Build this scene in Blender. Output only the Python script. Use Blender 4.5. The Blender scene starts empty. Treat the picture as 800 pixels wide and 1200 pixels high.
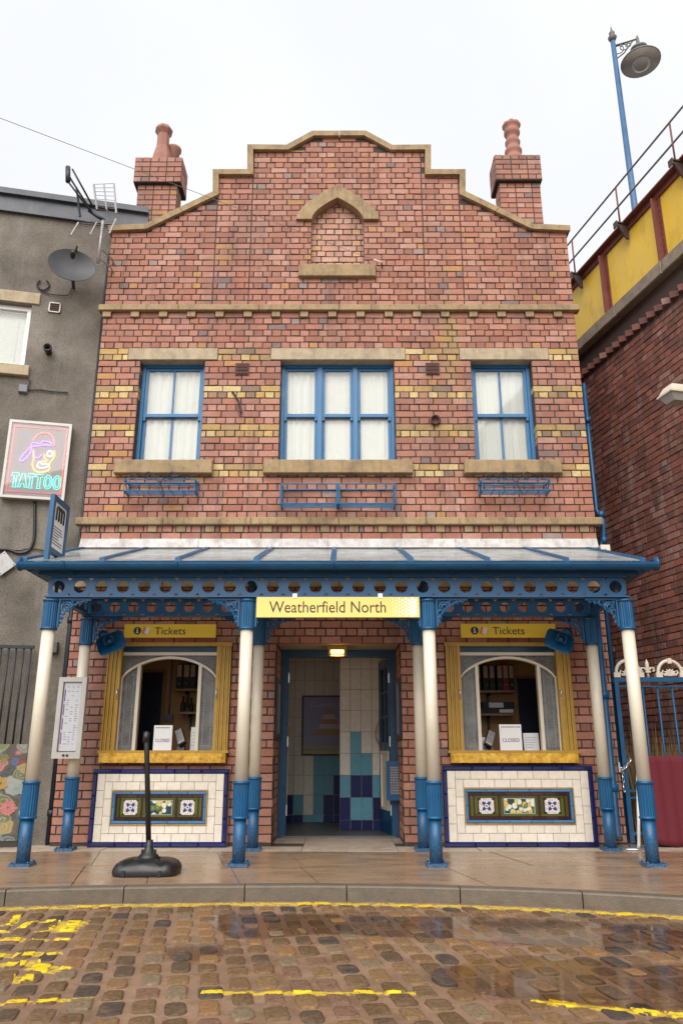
import bpy, math, random
from mathutils import Vector, Matrix
R = math.radians
random.seed(7)
SC = bpy.context.scene
COL = SC.collection

# ------------------------------------------------------------------ camera, world, sun, exposure
FPX, PITCH, CAMX, CAMD, CAMH = 909.0, R(17.1), 0.03, 8.27, 0.902
cd = bpy.data.cameras.new('camera'); cam = bpy.data.objects.new('camera', cd); COL.objects.link(cam)
cam.location = (CAMX, -CAMD, CAMH); cam.rotation_euler = (R(90) + PITCH, 0, 0)
cd.sensor_fit = 'VERTICAL'; cd.sensor_height = 36.0; cd.sensor_width = 24.0
cd.lens = FPX / 1200 * 36.0; cd.clip_start = 0.05; cd.clip_end = 600
SC.camera = cam

SUN_EL, SUN_AZ = R(52), R(-150)
world = bpy.data.worlds.new('World'); SC.world = world; world.use_nodes = True
nt = world.node_tree; nt.nodes.clear()
out = nt.nodes.new('ShaderNodeOutputWorld'); bg = nt.nodes.new('ShaderNodeBackground')
sky = nt.nodes.new('ShaderNodeTexSky'); sky.sky_type = 'NISHITA'; sky.sun_disc = False
sky.sun_elevation = SUN_EL; sky.sun_rotation = R(160); sky.air_density = 1.0; sky.dust_density = 3.0
hsv = nt.nodes.new('ShaderNodeHueSaturation'); hsv.inputs['Saturation'].default_value = 0.12
mx = nt.nodes.new('ShaderNodeMix'); mx.data_type = 'RGBA'; mx.inputs[0].default_value = 0.88
mx.inputs[7].default_value = (7.3, 7.45, 7.7, 1)          # the even white cloud cover
nt.links.new(sky.outputs[0], hsv.inputs['Color']); nt.links.new(hsv.outputs[0], mx.inputs[6])
tcw = nt.nodes.new('ShaderNodeTexCoord'); cl = nt.nodes.new('ShaderNodeTexNoise'); cl.inputs['Scale'].default_value = 2.2; cl.inputs['Detail'].default_value = 4
nt.links.new(tcw.outputs['Generated'], cl.inputs['Vector'])
cr_ = nt.nodes.new('ShaderNodeMapRange'); nt.links.new(cl.outputs[0], cr_.inputs[0])
for i_, v_ in enumerate((.3, .7, .94, 1.05)): cr_.inputs[i_+1].default_value = v_
mm = nt.nodes.new('ShaderNodeMix'); mm.data_type = 'RGBA'; mm.blend_type = 'MULTIPLY'; mm.inputs[0].default_value = 1.0
nt.links.new(mx.outputs[2], mm.inputs[6]); nt.links.new(cr_.outputs[0], mm.inputs[7])          # faint cloud tone
nt.links.new(mm.outputs[2], bg.inputs[0]); bg.inputs[1].default_value = 0.082
nt.links.new(bg.outputs[0], out.inputs[0])
sd = bpy.data.lights.new('sun', 'SUN'); sd.energy = 2.3; sd.angle = R(60); sd.color = (1, 0.97, 0.92)
sun = bpy.data.objects.new('sun', sd); COL.objects.link(sun)
sun.rotation_euler = (R(45), 0, R(-14))
SC.view_settings.view_transform = 'Standard'; SC.view_settings.look = 'None'
SC.view_settings.exposure = 0.8; SC.view_settings.gamma = 1
SC.cycles.max_bounces = 8; SC.cycles.transparent_max_bounces = 16

# ------------------------------------------------------------------ surveying: pixel of the photograph -> metres on a plane of the place
cp, sp = math.cos(PITCH), math.sin(PITCH)
class Frame:
    def __init__(self, ox=0, oy=0, deg=0):
        self.o = (ox, oy); self.a = R(deg); self.deg = deg
        self.m = Matrix.Translation((ox, oy, 0)) @ Matrix.Rotation(self.a, 4, 'Z')
W0 = Frame(); LF = Frame(-2.93, 0.13, 12.5); RF = Frame(4.0, 0, -76.6)
def at(px, py, y=0.0, fr=W0):
    u, v = px - 400, 600 - py
    d = (u, FPX * cp - v * sp, FPX * sp + v * cp)
    c, s = math.cos(fr.a), math.sin(fr.a)
    cx, cy = CAMX - fr.o[0], -CAMD - fr.o[1]
    lx, ly = c * cx + s * cy, -s * cx + c * cy
    dx, dy = c * d[0] + s * d[1], -s * d[0] + c * d[1]
    t = (y - ly) / dy
    return (lx + dx * t, CAMH + d[2] * t)
def gnd(px, py, z=0.0):
    u, v = px - 400, 600 - py
    d = (u, FPX * cp - v * sp, FPX * sp + v * cp)
    t = (z - CAMH) / d[2]
    return (CAMX + d[0] * t, d[1] * t - CAMD)

# ------------------------------------------------------------------ mesh collecting
class MB:
    def __init__(self, M=None):
        self.v, self.f, self.m, self.sm = [], [], [], []; self.M = M
    def add(self, vs, fs, mat=0, smooth=False):
        b = len(self.v)
        for p in vs:
            p = Vector(p); self.v.append(self.M @ p if self.M else p)
        for f in fs:
            self.f.append([b + i for i in f]); self.m.append(mat); self.sm.append(smooth)
    def box(self, x0, x1, y0, y1, z0, z1, mat=0, back=True):
        v = [(x0,y0,z0),(x1,y0,z0),(x1,y1,z0),(x0,y1,z0),(x0,y0,z1),(x1,y0,z1),(x1,y1,z1),(x0,y1,z1)]
        f = [(0,1,5,4),(1,2,6,5),(3,0,4,7),(4,5,6,7),(0,3,2,1)]
        if back: f.append((2,3,7,6))
        self.add(v, f, mat)
    def bbox(self, x0, x1, y0, y1, z0, z1, b=0.005, mat=0):
        "box with its front face chamfered"
        v = [(x0,y1,z0),(x1,y1,z0),(x1,y1,z1),(x0,y1,z1),(x0,y0+b,z0),(x1,y0+b,z0),(x1,y0+b,z1),(x0,y0+b,z1),
             (x0+b,y0,z0+b),(x1-b,y0,z0+b),(x1-b,y0,z1-b),(x0+b,y0,z1-b)]
        f = [(3,2,1,0),(0,1,5,4),(1,2,6,5),(2,3,7,6),(3,0,4,7),(4,5,9,8),(5,6,10,9),(6,7,11,10),(7,4,8,11),(8,9,10,11)]
        self.add(v, f, mat)
    def hull8(self, pts, mat=0):
        self.add(pts, [(0,1,5,4),(1,2,6,5),(2,3,7,6),(3,0,4,7),(4,5,6,7),(0,3,2,1)], mat)
    def prism(self, poly, y0, y1, mat=0):
        "polygon of (x, z), counter-clockwise seen from the front (-y), extruded along y"
        n = len(poly)
        v = [(x, y0, z) for x, z in poly] + [(x, y1, z) for x, z in poly]
        f = [list(range(n)), list(range(2*n-1, n-1, -1))] + [(i, i+n, (i+1)%n+n, (i+1)%n) for i in range(n)]
        self.add(v, f, mat)
    def slab(self, poly, z0, z1, mat=0):
        n = len(poly)
        v = [(x, y, z1) for x, y in poly] + [(x, y, z0) for x, y in poly]
        f = [list(range(n)), list(range(2*n-1, n-1, -1))] + [(i, i+n, (i+1)%n+n, (i+1)%n) for i in range(n)]
        self.add(v, f, mat)
    def tube(self, pts, r, n=6, closed=False, mat=0, flat=1.0):
        pts = [Vector(p) for p in pts]; k = len(pts); vs = []; up = None
        for i, p in enumerate(pts):
            a = pts[(i-1) % k] if (closed or i) else p
            b = pts[(i+1) % k] if (closed or i < k-1) else p
            t = (b - a).normalized()
            if up is None:
                up = Vector((0,0,1)) if abs(t.z) < 0.9 else Vector((0,1,0))
            s = t.cross(up)
            if s.length < 1e-4: s = t.cross(Vector((1,0.3,0)))
            s.normalize(); up = s.cross(t).normalized()
            rr = r[i] if isinstance(r, (list, tuple)) else r
            for j in range(n):
                w = 2*math.pi*j/n
                vs.append(p + s*(rr*math.cos(w)) + up*(rr*flat*math.sin(w)))
        fs = []
        for i in range(k if closed else k-1):
            for j in range(n):
                a0 = i*n+j; a1 = i*n+(j+1)%n; b0 = ((i+1)%k)*n+j; b1 = ((i+1)%k)*n+(j+1)%n
                fs.append((a0, a1, b1, b0))
        if not closed:
            fs.append(tuple(range(n-1,-1,-1))); fs.append(tuple(range((k-1)*n, k*n)))
        self.add(vs, fs, mat, n >= 6)
    def lathe(self, prof, c=(0,0,0), n=16, mat=0, M=None, smooth=True, rib=0.0):
        vs = []; k = len(prof)
        for r, z in prof:
            for j in range(n):
                w = 2*math.pi*j/n
                rr = r * (1 - (rib if j % 2 else 0))
                p = Vector((rr*math.cos(w), rr*math.sin(w), z))
                if M: p = M @ p
                vs.append(p + Vector(c))
        fs = [(i*n+j, i*n+(j+1)%n, (i+1)*n+(j+1)%n, (i+1)*n+j) for i in range(k-1) for j in range(n)]
        fs.append(tuple(range(n-1,-1,-1))); fs.append(tuple(range((k-1)*n, k*n)))
        self.add(vs, fs, mat, smooth)
    def mesh(self, name, mats):
        me = bpy.data.meshes.new(name)
        me.from_pydata([tuple(p) for p in self.v], [], self.f)
        for m in (mats if isinstance(mats, (list, tuple)) else [mats]): me.materials.append(m)
        me.polygons.foreach_set('material_index', self.m)
        me.polygons.foreach_set('use_smooth', self.sm)
        me.update(); return me
    def build(self, name, mats, parent=None, label=None, kind=None):
        return link(name, self.mesh(name, mats), parent, label, kind)
def link(name, me, parent=None, label=None, kind=None):
    o = bpy.data.objects.new(name, me); COL.objects.link(o)
    if parent:
        o.parent = parent; o.matrix_parent_inverse = WM[parent.name].inverted()
        WM[o.name] = WM[parent.name] @ Matrix() if False else Matrix()
    else: WM[o.name] = Matrix()
    if label: o['label'] = label
    if kind: o['kind'] = kind
    return o
WM = {}
def thing(name, label, cat, loc=(0,0,0), group=None, fr=None):
    "an Empty at the thing's base; fr: the children are written in that frame's local metres"
    o = bpy.data.objects.new(name, None); COL.objects.link(o); o.empty_display_size = 0.1
    if fr:
        o.matrix_world = fr.m; WM[o.name] = Matrix()
    else:
        o.location = loc; WM[o.name] = Matrix.Translation(loc)
    tag(o, label, cat, group); return o
def tag(o, label, cat, group=None):
    o['label'] = label; o['category'] = cat
    if group: o['group'] = group
    return o
def struct(o): o['kind'] = 'structure'; return o
def put(name, me, loc, parent, rotz=0.0, label=None):
    "a piece that shares its mesh: placed at loc in world metres (or in the parent frame's metres)"
    o = bpy.data.objects.new(name, me); COL.objects.link(o)
    o.parent = parent; o.matrix_parent_inverse = WM[parent.name].inverted(); WM[o.name] = Matrix()
    o.location = loc; o.rotation_euler = (0,0,rotz)
    if label: o['label'] = label
    return o

# ------------------------------------------------------------------ materials
MATS = {}
class NT:
    "a small helper to write node trees"
    def __init__(self, name):
        self.mat = bpy.data.materials.new(name); self.mat.use_nodes = True
        self.t = self.mat.node_tree; self.t.nodes.clear()
        self.out = self.n('ShaderNodeOutputMaterial')
        self.b = self.n('ShaderNodeBsdfPrincipled'); self.l(self.b.outputs[0], self.out.inputs[0])
    def n(self, t, **k):
        x = self.t.nodes.new(t)
        for a, b in k.items(): setattr(x, a, b)
        return x
    def l(self, a, b): self.t.links.new(a, b)
    def s(self, inp, v):
        if hasattr(v, 'is_output'): self.l(v, inp)
        elif isinstance(v, (tuple, list)) and len(v) == 3 and inp.type == 'RGBA': inp.default_value = (*v, 1)
        else: inp.default_value = v
    def math(self, op, a, b=0.0, c=None, clamp=False):
        x = self.n('ShaderNodeMath', operation=op, use_clamp=clamp)
        self.s(x.inputs[0], a); self.s(x.inputs[1], b)
        if c is not None: self.s(x.inputs[2], c)
        return x.outputs[0]
    def noise(self, vec, scale, detail=3, rough=0.6, out=0):
        x = self.n('ShaderNodeTexNoise'); x.inputs['Scale'].default_value = scale
        x.inputs['Detail'].default_value = detail; x.inputs['Roughness'].default_value = rough
        if vec is not None: self.l(vec, x.inputs['Vector'])
        return x.outputs[out]
    def ramp(self, fac, stops, interp='LINEAR'):
        x = self.n('ShaderNodeValToRGB'); x.color_ramp.interpolation = interp
        e = x.color_ramp.elements
        while len(e) < len(stops): e.new(0.5)
        for i, (p, c) in enumerate(stops):
            e[i].position = p; e[i].color = (c, c, c, 1) if not isinstance(c, (tuple, list)) else (*c, 1)
        self.l(fac, x.inputs[0]); return x.outputs[0]
    def mix(self, fac, a, b, blend='MIX'):
        x = self.n('ShaderNodeMix', data_type='RGBA', blend_type=blend)
        self.s(x.inputs[0], fac); self.s(x.inputs[6], a); self.s(x.inputs[7], b); return x.outputs[2]
    def maprange(self, v, a, b, c=0.0, d=1.0):
        x = self.n('ShaderNodeMapRange'); self.s(x.inputs[0], v)
        for i, q in enumerate((a, b, c, d)): x.inputs[i+1].default_value = q
        return x.outputs[0]
    def pos(self): return self.n('ShaderNodeNewGeometry').outputs['Position']
    def objc(self): return self.n('ShaderNodeTexCoord').outputs['Object']
    def scalev(self, vec, s):
        x = self.n('ShaderNodeVectorMath', operation='MULTIPLY'); self.l(vec, x.inputs[0]); x.inputs[1].default_value = s
        return x.outputs[0]
    def rnd(self):
        a = self.n('ShaderNodeObjectInfo').outputs['Random']; b = self.n('ShaderNodeNewGeometry').outputs['Random Per Island']
        return self.math('FRACT', self.math('ADD', self.math('MULTIPLY', a, 7.31), self.math('MULTIPLY', b, 13.7)))
    def bump(self, h, strength=0.3, dist=0.01):
        x = self.n('ShaderNodeBump'); x.inputs['Strength'].default_value = strength; x.inputs['Distance'].default_value = dist
        self.l(h, x.inputs['Height']); self.l(x.outputs[0], self.b.inputs['Normal'])
    def done(self, col, rough=0.6, metal=0.0, spec=None):
        self.s(self.b.inputs['Base Color'], col); self.s(self.b.inputs['Roughness'], rough); self.s(self.b.inputs['Metallic'], metal)
        if spec is not None: self.b.inputs['Specular IOR Level'].default_value = spec
        return self.mat
def hsh(c, k): return tuple(min(1, x*k) for x in c)
def paint(name, col, rough=0.4, var=0.18, scale=6.0, metal=0.0, bump=0.0, dirt=None, dirt_amt=0.4, fine=60.0):
    t = NT(name); p = t.pos()
    n1 = t.noise(p, scale, 5, 0.65); n2 = t.noise(p, fine, 3, 0.6)
    f = t.math('ADD', t.math('MULTIPLY', n1, 0.65), t.math('MULTIPLY', n2, 0.35))
    c = t.ramp(f, [(0.3, hsh(col, 1-var)), (0.7, hsh(col, 1+var))])
    if dirt:
        d = t.noise(t.scalev(p, (1.0, 1.0, 0.35)), scale*1.7, 6, 0.7)
        c = t.mix(t.maprange(d, 0.52, 0.75, 0, dirt_amt), c, dirt)
    r = t.maprange(n1, 0.3, 0.7, max(0.02, rough-0.1), min(1, rough+0.12))
    if bump: t.bump(f, bump, 0.004)
    return t.done(c, r, metal)

RED = [(0.0,(.36,.145,.092)),(.16,(.41,.185,.125)),(.30,(.38,.16,.105)),(.46,(.44,.21,.15)),(.60,(.30,.12,.082)),(.68,(.40,.175,.12)),
       (.80,(.33,.15,.11)),(.88,(.45,.235,.175)),(.945,(.44,.22,.085)),(.965,(.22,.14,.125)),(.985,(.31,.22,.19))]
BUFF = [(0.0,(.50,.33,.12)),(.16,(.57,.42,.18)),(.32,(.40,.25,.10)),(.46,(.58,.44,.21)),(.60,(.36,.23,.11)),(.72,(.47,.29,.10)),(.82,(.24,.16,.11)),(.92,(.38,.19,.12))]
DARK = [(0.0,(.20,.072,.050)),(.18,(.26,.095,.066)),(.35,(.165,.062,.048)),(.5,(.29,.115,.085)),(.63,(.22,.082,.056)),(.75,(.14,.058,.046)),
        (.85,(.25,.085,.052)),(.93,(.31,.155,.125))]
def brickmat(name, stops, soot=(.07,.055,.05), lime=0.0, green=0.0):
    t = NT(name); p = t.pos()
    c = t.ramp(t.rnd(), stops, 'CONSTANT')
    n = t.noise(p, 38, 5, 0.7); c = t.mix(0.75, c, t.mix(1.0, c, t.ramp(n, [(0.25, .62), (0.75, 1.35)]), 'MULTIPLY'))
    n2 = t.noise(p, 140, 2, 0.6); c = t.mix(t.maprange(n2, .58, .75, 0, .45), c, soot)
    big = t.noise(t.scalev(p, (1.0, 1.0, 0.55)), 1.1, 6, 0.68)
    c = t.mix(t.maprange(big, .48, .75, 0, .62), c, soot)
    drip = t.noise(t.scalev(p, (5.5, 5.5, .35)), 1.0, 6, .75); patch = t.noise(p, .55, 4, .6)
    c = t.mix(t.math('MULTIPLY', t.maprange(drip, .53, .70, 0, .75), t.maprange(patch, .40, .60, 0, 1)), c, soot)
    chip = t.noise(p, 26, 6, .8); c = t.mix(t.maprange(chip, .63, .69, 0, .5), c, (.17,.10,.075))
    if lime:
        st = t.noise(t.scalev(p, (2.2, 2.2, 0.22)), 1.6, 5, 0.7)
        sp_ = t.noise(p, 5.0, 4, 0.7)
        c = t.mix(t.math('MULTIPLY', t.maprange(st, .52, .72, 0, lime), t.maprange(sp_, .4, .65, 0.1, 1)), c, (.42,.34,.31))
    if green:
        x = t.n('ShaderNodeSeparateXYZ'); t.l(p, x.inputs[0])
        dx = t.math('DIVIDE', t.math('SUBTRACT', x.outputs[0], 1.33), 0.13); dz = t.math('DIVIDE', t.math('SUBTRACT', x.outputs[2], 5.55), 0.7)
        rr = t.math('ADD', t.math('MULTIPLY', dx, dx), t.math('MULTIPLY', dz, dz))
        c = t.mix(t.math('MULTIPLY', t.maprange(rr, 0, 1.4, green, 0), t.maprange(n, .3, .6, .3, 1)), c, (.26,.24,.06))
    t.bump(t.noise(p, 90, 5, 0.7), 0.5, 0.004)
    return t.done(c, t.maprange(n, .3, .7, .7, .95))
M_RED = brickmat('red_brick', RED, green=.6, lime=.30)
M_BUFF = brickmat('buff_brick', BUFF)
M_DARK = brickmat('sooty_brick', DARK, soot=(.03,.022,.02), lime=0.75)
M_PALE = brickmat('pale_brick', [(0,(.50,.27,.19)),(.3,(.54,.31,.23)),(.6,(.46,.24,.17)),(.85,(.54,.31,.16))])
M_MORTAR = paint('dark_mortar', (.058,.043,.036), .95, .35, 14, bump=.5)
M_MORTAR2 = paint('black_mortar', (.065,.042,.034), .95, .35, 14, bump=.5)
def stonemat(name, col, stain=(.09,.07,.05), amt=.7, rough=.85):
    t = NT(name); p = t.pos()
    n = t.noise(p, 9, 6, .7); f = t.noise(p, 110, 3, .6)
    c = t.ramp(n, [(.28, hsh(col, .72)), (.5, col), (.74, hsh(col, 1.22))])
    c = t.mix(t.maprange(f, .55, .75, 0, .35), c, hsh(col, .5))
    s = t.noise(t.scalev(p, (1.6, 1.6, 1.0)), 2.3, 6, .72)
    c = t.mix(t.maprange(s, .5, .72, 0, amt), c, stain)
    dr = t.noise(t.scalev(p, (14, 14, .8)), 1.0, 5, .75)
    c = t.mix(t.maprange(dr, .54, .70, 0, amt*.75), c, stain)
    t.bump(t.math('ADD', n, t.math('MULTIPLY', f, .5)), .6, .010)
    return t.done(c, rough)
M_STONE = stonemat('buff_sandstone', (.335,.235,.125))
M_LINTEL = stonemat('pale_sandstone', (.42,.335,.225), amt=.4)
M_LEAD = stonemat('painted_lead_flashing', (.52,.50,.48), (.25,.20,.17), .9, .6)
M_COPE2 = stonemat('grey_coping_stone', (.25,.20,.15), (.06,.05,.04), .6)
def bluemat():
    t = NT('gloss_blue_paint'); p = t.pos(); x = t.n('ShaderNodeSeparateXYZ'); t.l(p, x.inputs[0])
    n1 = t.noise(p, 5, 5, .65); n2 = t.noise(p, 70, 4, .7); st = t.noise(t.scalev(p, (9, 9, 1.2)), 2.0, 5, .7)
    c = t.ramp(n1, [(.3, (.001,.060,.155)), (.7, (.002,.090,.215))])
    c = t.mix(t.maprange(st, .54, .72, 0, .45), c, (.01,.05,.10))
    c = t.mix(t.maprange(n2, .69, .74, 0, .4), c, (.10,.08,.06))                      # chips and rust
    spl = t.math('MULTIPLY', t.maprange(x.outputs[2], .0, .34, 1, 0), t.maprange(n2, .46, .64, 0, .6))
    c = t.mix(spl, c, (.22,.20,.18))                                                   # dried road splashes
    t.bump(t.math('ADD', n2, st), .12, .003)
    return t.done(c, t.maprange(t.math('ADD', n1, t.math('MULTIPLY', st, .5)), .5, 1.0, .28, .52))
M_BLUE = bluemat()
M_BLUEW = paint('window_blue_paint', (.022,.14,.31), .4, .18, 6, dirt=(.05,.08,.13), dirt_amt=.4)
M_BLUED = paint('door_blue_paint', (.003,.052,.125), .35, .2, 6)
M_NAVY = paint('navy_paint', (.008,.016,.04), .35, .2, 6)
M_BASKET = paint('basket_blue_paint', (.02,.12,.25), .5, .3, 14, dirt=(.04,.03,.03), dirt_amt=.7)
M_CREAM = paint('cream_paint', (.66,.60,.48), .35, .06, 3, dirt=(.42,.35,.25), dirt_amt=.45)
M_GOLD = paint('gold_paint', (.42,.245,.035), .42, .16, 10, metal=.2, dirt=(.16,.09,.02), dirt_amt=.5)
M_SIGNY = paint('sign_yellow', (.82,.63,.17), .45, .04, 3)
M_SIGNY2 = paint('ticket_sign_yellow', (.88,.62,.04), .45, .04, 3)
M_INK = paint('sign_ink', (.03,.028,.02), .5, .1, 5)
M_WHITE = paint('white_print', (.82,.82,.80), .5, .04, 5)
M_PAPER = paint('paper_white', (.78,.78,.80), .7, .04, 5)
M_GREYINK = paint('grey_print', (.25,.25,.28), .7, .1, 5)
M_PURPLE = paint('purple_print', (.28,.07,.38), .6, .1, 5)
M_ORANGE = paint('orange_print', (.72,.25,.07), .6, .1, 5)
M_RUST = paint('red_oxide_paint', (.17,.045,.035), .6, .3, 10, dirt=(.07,.03,.025), dirt_amt=.7, bump=.2)
M_GIRDER = paint('girder_yellow_paint', (.74,.48,.045), .5, .08, 3.0, dirt=(.36,.19,.05), dirt_amt=.55)
M_RAIL = paint('rail_grey_paint', (.17,.17,.19), .5, .25, 8)
M_BLACK = paint('black_plastic', (.014,.014,.015), .38, .3, 12)
M_IRON = paint('black_iron', (.012,.016,.026), .5, .3, 12)
M_CHROME = paint('bright_steel', (.62,.62,.62), .25, .1, 12, metal=.9)
M_BRASS = paint('brass', (.50,.32,.09), .35, .15, 12, metal=.9)
M_ALU = paint('case_grey_aluminium', (.44,.42,.39), .4, .06, 6, metal=.3)
M_SLATE = paint('roof_lead_slate', (.055,.06,.075), .45, .3, 4, dirt=(.13,.13,.13), dirt_amt=.5)
M_MAROON = paint('maroon_cloth', (.13,.012,.022), .85, .12, 60, bump=.3)
M_TERRA = paint('terracotta_pot', (.31,.135,.10), .75, .2, 8, dirt=(.11,.06,.05), dirt_amt=.7)
M_DISH = paint('dish_dark_grey', (.055,.055,.06), .45, .12, 10)
M_GALV = paint('galvanised_steel', (.38,.37,.36), .45, .2, 20, metal=.5, dirt=(.20,.13,.08), dirt_amt=.6)
M_LAMP = paint('lamp_grey_paint', (.10,.095,.085), .5, .15, 10)
M_TERRAV = paint('terracotta_vent', (.075,.032,.024), .8, .3, 20)
M_WALLY = paint('ochre_wall_paint', (.50,.30,.12), .8, .06, 3)
M_WOOD = paint('varnished_wood', (.30,.15,.05), .45, .3, 9)
M_BINDER = paint('black_binder', (.02,.018,.018), .6, .3, 9)
M_BINDR = paint('red_binder', (.30,.02,.03), .6, .2, 9)
M_TAN = paint('binder_label', (.55,.42,.32), .7, .1, 9)
M_CURT = paint('net_curtain', (.80,.79,.75), .9, .05, 12)
M_FLOORV = paint('grey_vinyl_floor', (.10,.105,.105), .4, .2, 20)
M_PLANT = paint('dry_grass', (.20,.13,.05), .9, .4, 9)

def rendermat():
    t = NT('grey_pebbledash'); p = t.pos()
    big = t.noise(p, 1.3, 6, .65); fine = t.noise(p, 120, 3, .7); v = t.noise(p, 60, 2, .6)
    c = t.ramp(big, [(.30, (.105,.090,.073)), (.48, (.18,.155,.127)), (.62, (.245,.215,.18)), (.76, (.33,.30,.26))])
    c = t.mix(1.0, c, t.ramp(fine, [(.3, .55), (.7, 1.45)]), 'MULTIPLY')
    st = t.noise(t.scalev(p, (3.0, 3.0, .3)), 1.5, 5, .7)
    c = t.mix(t.maprange(st, .55, .75, 0, .5), c, (.28,.27,.25))
    t.bump(t.math('ADD', fine, v), .9, .008)
    return t.done(c, .95)
M_RENDER = rendermat()

ROADZ = -0.10
def kerb_y(x): return -2.315 - (0.078 if x > -0.25 else 0.045) * (x + 0.25) ** 2
def paint_mask(t, p):
    "where the road's yellow lines run, in metres of the road"
    x = t.n('ShaderNodeSeparateXYZ'); t.l(p, x.inputs[0]); X, Y = x.outputs[0], x.outputs[1]
    wob = t.noise(p, 5, 2, .5); edge = t.noise(p, 45, 3, .6)
    def seg(x0, y0, x1, y1, w):
        L = math.hypot(x1-x0, y1-y0); ux, uy = (x1-x0)/L, (y1-y0)/L
        dx = t.math('SUBTRACT', X, x0); dy = t.math('SUBTRACT', Y, y0)
        a = t.math('ADD', t.math('MULTIPLY', dx, ux), t.math('MULTIPLY', dy, uy))
        b = t.math('SUBTRACT', t.math('MULTIPLY', dy, ux), t.math('MULTIPLY', dx, uy))
        b = t.math('ADD', t.math('ABSOLUTE', b), t.math('MULTIPLY', t.math('SUBTRACT', edge, .5), w*.9))
        m = t.math('MULTIPLY', t.math('LESS_THAN', b, w/2), t.math('GREATER_THAN', a, 0))
        return t.math('MULTIPLY', m, t.math('LESS_THAN', a, L))
    segs = []
    for (ax, ay, bx, by, w) in PAINT_SEGS:
        segs.append(seg(ax, ay, bx, by, w))
    m = segs[0]
    for q in segs[1:]: m = t.math('MAXIMUM', m, q)
    return m
def gz(px, py): return gnd(px, py, ROADZ + .008)
PAINT_SEGS = []
def pseg(a, b, w): PAINT_SEGS.append((*gz(*a), *gz(*b), w))
_k = [-3.6,-2.9,-2.2,-1.5,-.9,-.3,.3,.9,1.5,2.1,2.7,3.3,4.0]
for a, b in zip(_k[:-1], _k[1:]): PAINT_SEGS.append((a, kerb_y(a)-.105, b, kerb_y(b)-.105, .12))
pseg((236,1161.5),(487,1162.5),.055)
pseg((622,1171),(812,1190),.060)
pseg((-40,1177),(109,1168),.045)
for a, b, w in [((-20,1087),(14,1082),.06),((16,1081),(21,1072),.05),((-10,1092),(12,1090),.05),((20,1088),(36,1080),.05),((36,1080),(66,1078),.04),
                ((40,1091),(68,1089),.07),((71,1091),(89,1078),.17),((-10,1101),(30,1100),.09),((36,1100),(58,1100),.06),((63,1100),(82,1100),.06),
                ((-6,1118),(22,1118),.09),((27,1117),(52,1116),.09),((55,1117),(74,1115),.06),((-8,1129),(20,1129),.08),((24,1128),(48,1126),.10),
                ((45,1137),(66,1130),.20),((16,1146),(40,1144),.13)]:
    pseg(a, b, w)

def settmat():
    t = NT('granite_sett'); t.b.inputs['Specular IOR Level'].default_value = .18; p = t.pos()
    c = t.ramp(t.rnd(), [(0,(.15,.085,.040)),(.15,(.115,.070,.035)),(.3,(.185,.110,.052)),(.42,(.088,.058,.036)),(.55,(.21,.115,.050)),(.65,(.135,.084,.044)),
                         (.78,(.060,.047,.038)),(.85,(.17,.125,.078)),(.93,(.16,.09,.060))], 'CONSTANT')
    n = t.noise(p, 55, 5, .7); n2 = t.noise(p, 12, 4, .7)
    c = t.mix(1.0, c, t.ramp(n, [(.25,.45),(.5,1.0),(.75,1.75)]), 'MULTIPLY')
    c = t.mix(t.maprange(n2, .50, .70, 0, .6), c, (.20,.12,.065))
    chip = t.noise(p, 30, 5, .8); c = t.mix(t.maprange(chip, .60, .70, 0, .55), c, (.045,.035,.028))
    wear = t.noise(p, 22, 5, .75)
    m = t.math('MULTIPLY', paint_mask(t, p), t.maprange(wear, .36, .47, 0, 1))
    c = t.mix(m, c, (.70,.50,.02))
    t.bump(t.math('ADD', n, t.math('MULTIPLY', n2, 2)), .6, .006)
    return t.done(c, t.maprange(n2, .35, .65, .4, .7))
def gritmat():
    t = NT('wet_brown_grit'); p = t.pos()
    n = t.noise(p, 3.2, 6, .65); n2 = t.noise(p, 130, 3, .7)
    c = t.ramp(n, [(.3,(.165,.095,.056)),(.5,(.225,.135,.083)),(.7,(.28,.172,.110))])
    c = t.mix(1.0, c, t.ramp(n2, [(.3,.7),(.7,1.3)]), 'MULTIPLY')
    soil = t.noise(p, 14, 6, .75); c = t.mix(t.maprange(soil, .50, .68, 0, .55), c, (.085,.055,.037))
    wear = t.noise(p, 22, 5, .75)
    m = t.math('MULTIPLY', paint_mask(t, p), t.maprange(wear, .40, .50, 0, .9))
    c = t.mix(m, c, (.62,.44,.03))
    t.bump(n2, .35, .003)
    return t.done(c, t.maprange(n, .35, .65, .25, .55))
M_SETT = settmat(); M_GRIT = gritmat()
def slabmat():
    t = NT('wet_sandstone_paving'); p = t.pos()
    n = t.noise(t.scalev(p, (.7, 2.4, 1)), 2.2, 6, .7); n2 = t.noise(p, 90, 3, .6)
    c = t.mix(.35, (.27,.175,.105), t.ramp(t.rnd(), [(0,(.30,.195,.115)),(.5,(.245,.158,.093)),(1,(.33,.225,.14))]))
    c = t.mix(1.0, c, t.ramp(n, [(.28,.70),(.5,1.0),(.72,1.2)]), 'MULTIPLY')
    c = t.mix(1.0, c, t.ramp(n2, [(.3,.85),(.7,1.15)]), 'MULTIPLY')
    g = t.noise(p, 1.5, 4, .6); c = t.mix(t.maprange(g, .5, .7, 0, .45), c, (.25,.19,.14))
    t.bump(n2, .2, .002)
    return t.done(c, t.maprange(n, .3, .7, .16, .42))
M_SLAB = slabmat()
M_STRIP = stonemat('pale_concrete_strip', (.46,.38,.30), (.25,.15,.08), .7, .5)
M_KERB = stonemat('grey_kerb_stone', (.125,.098,.072), (.10,.08,.06), .7, .5)
M_JOINT = paint('pavement_joint', (.10,.075,.055), .8, .3, 20)

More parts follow.
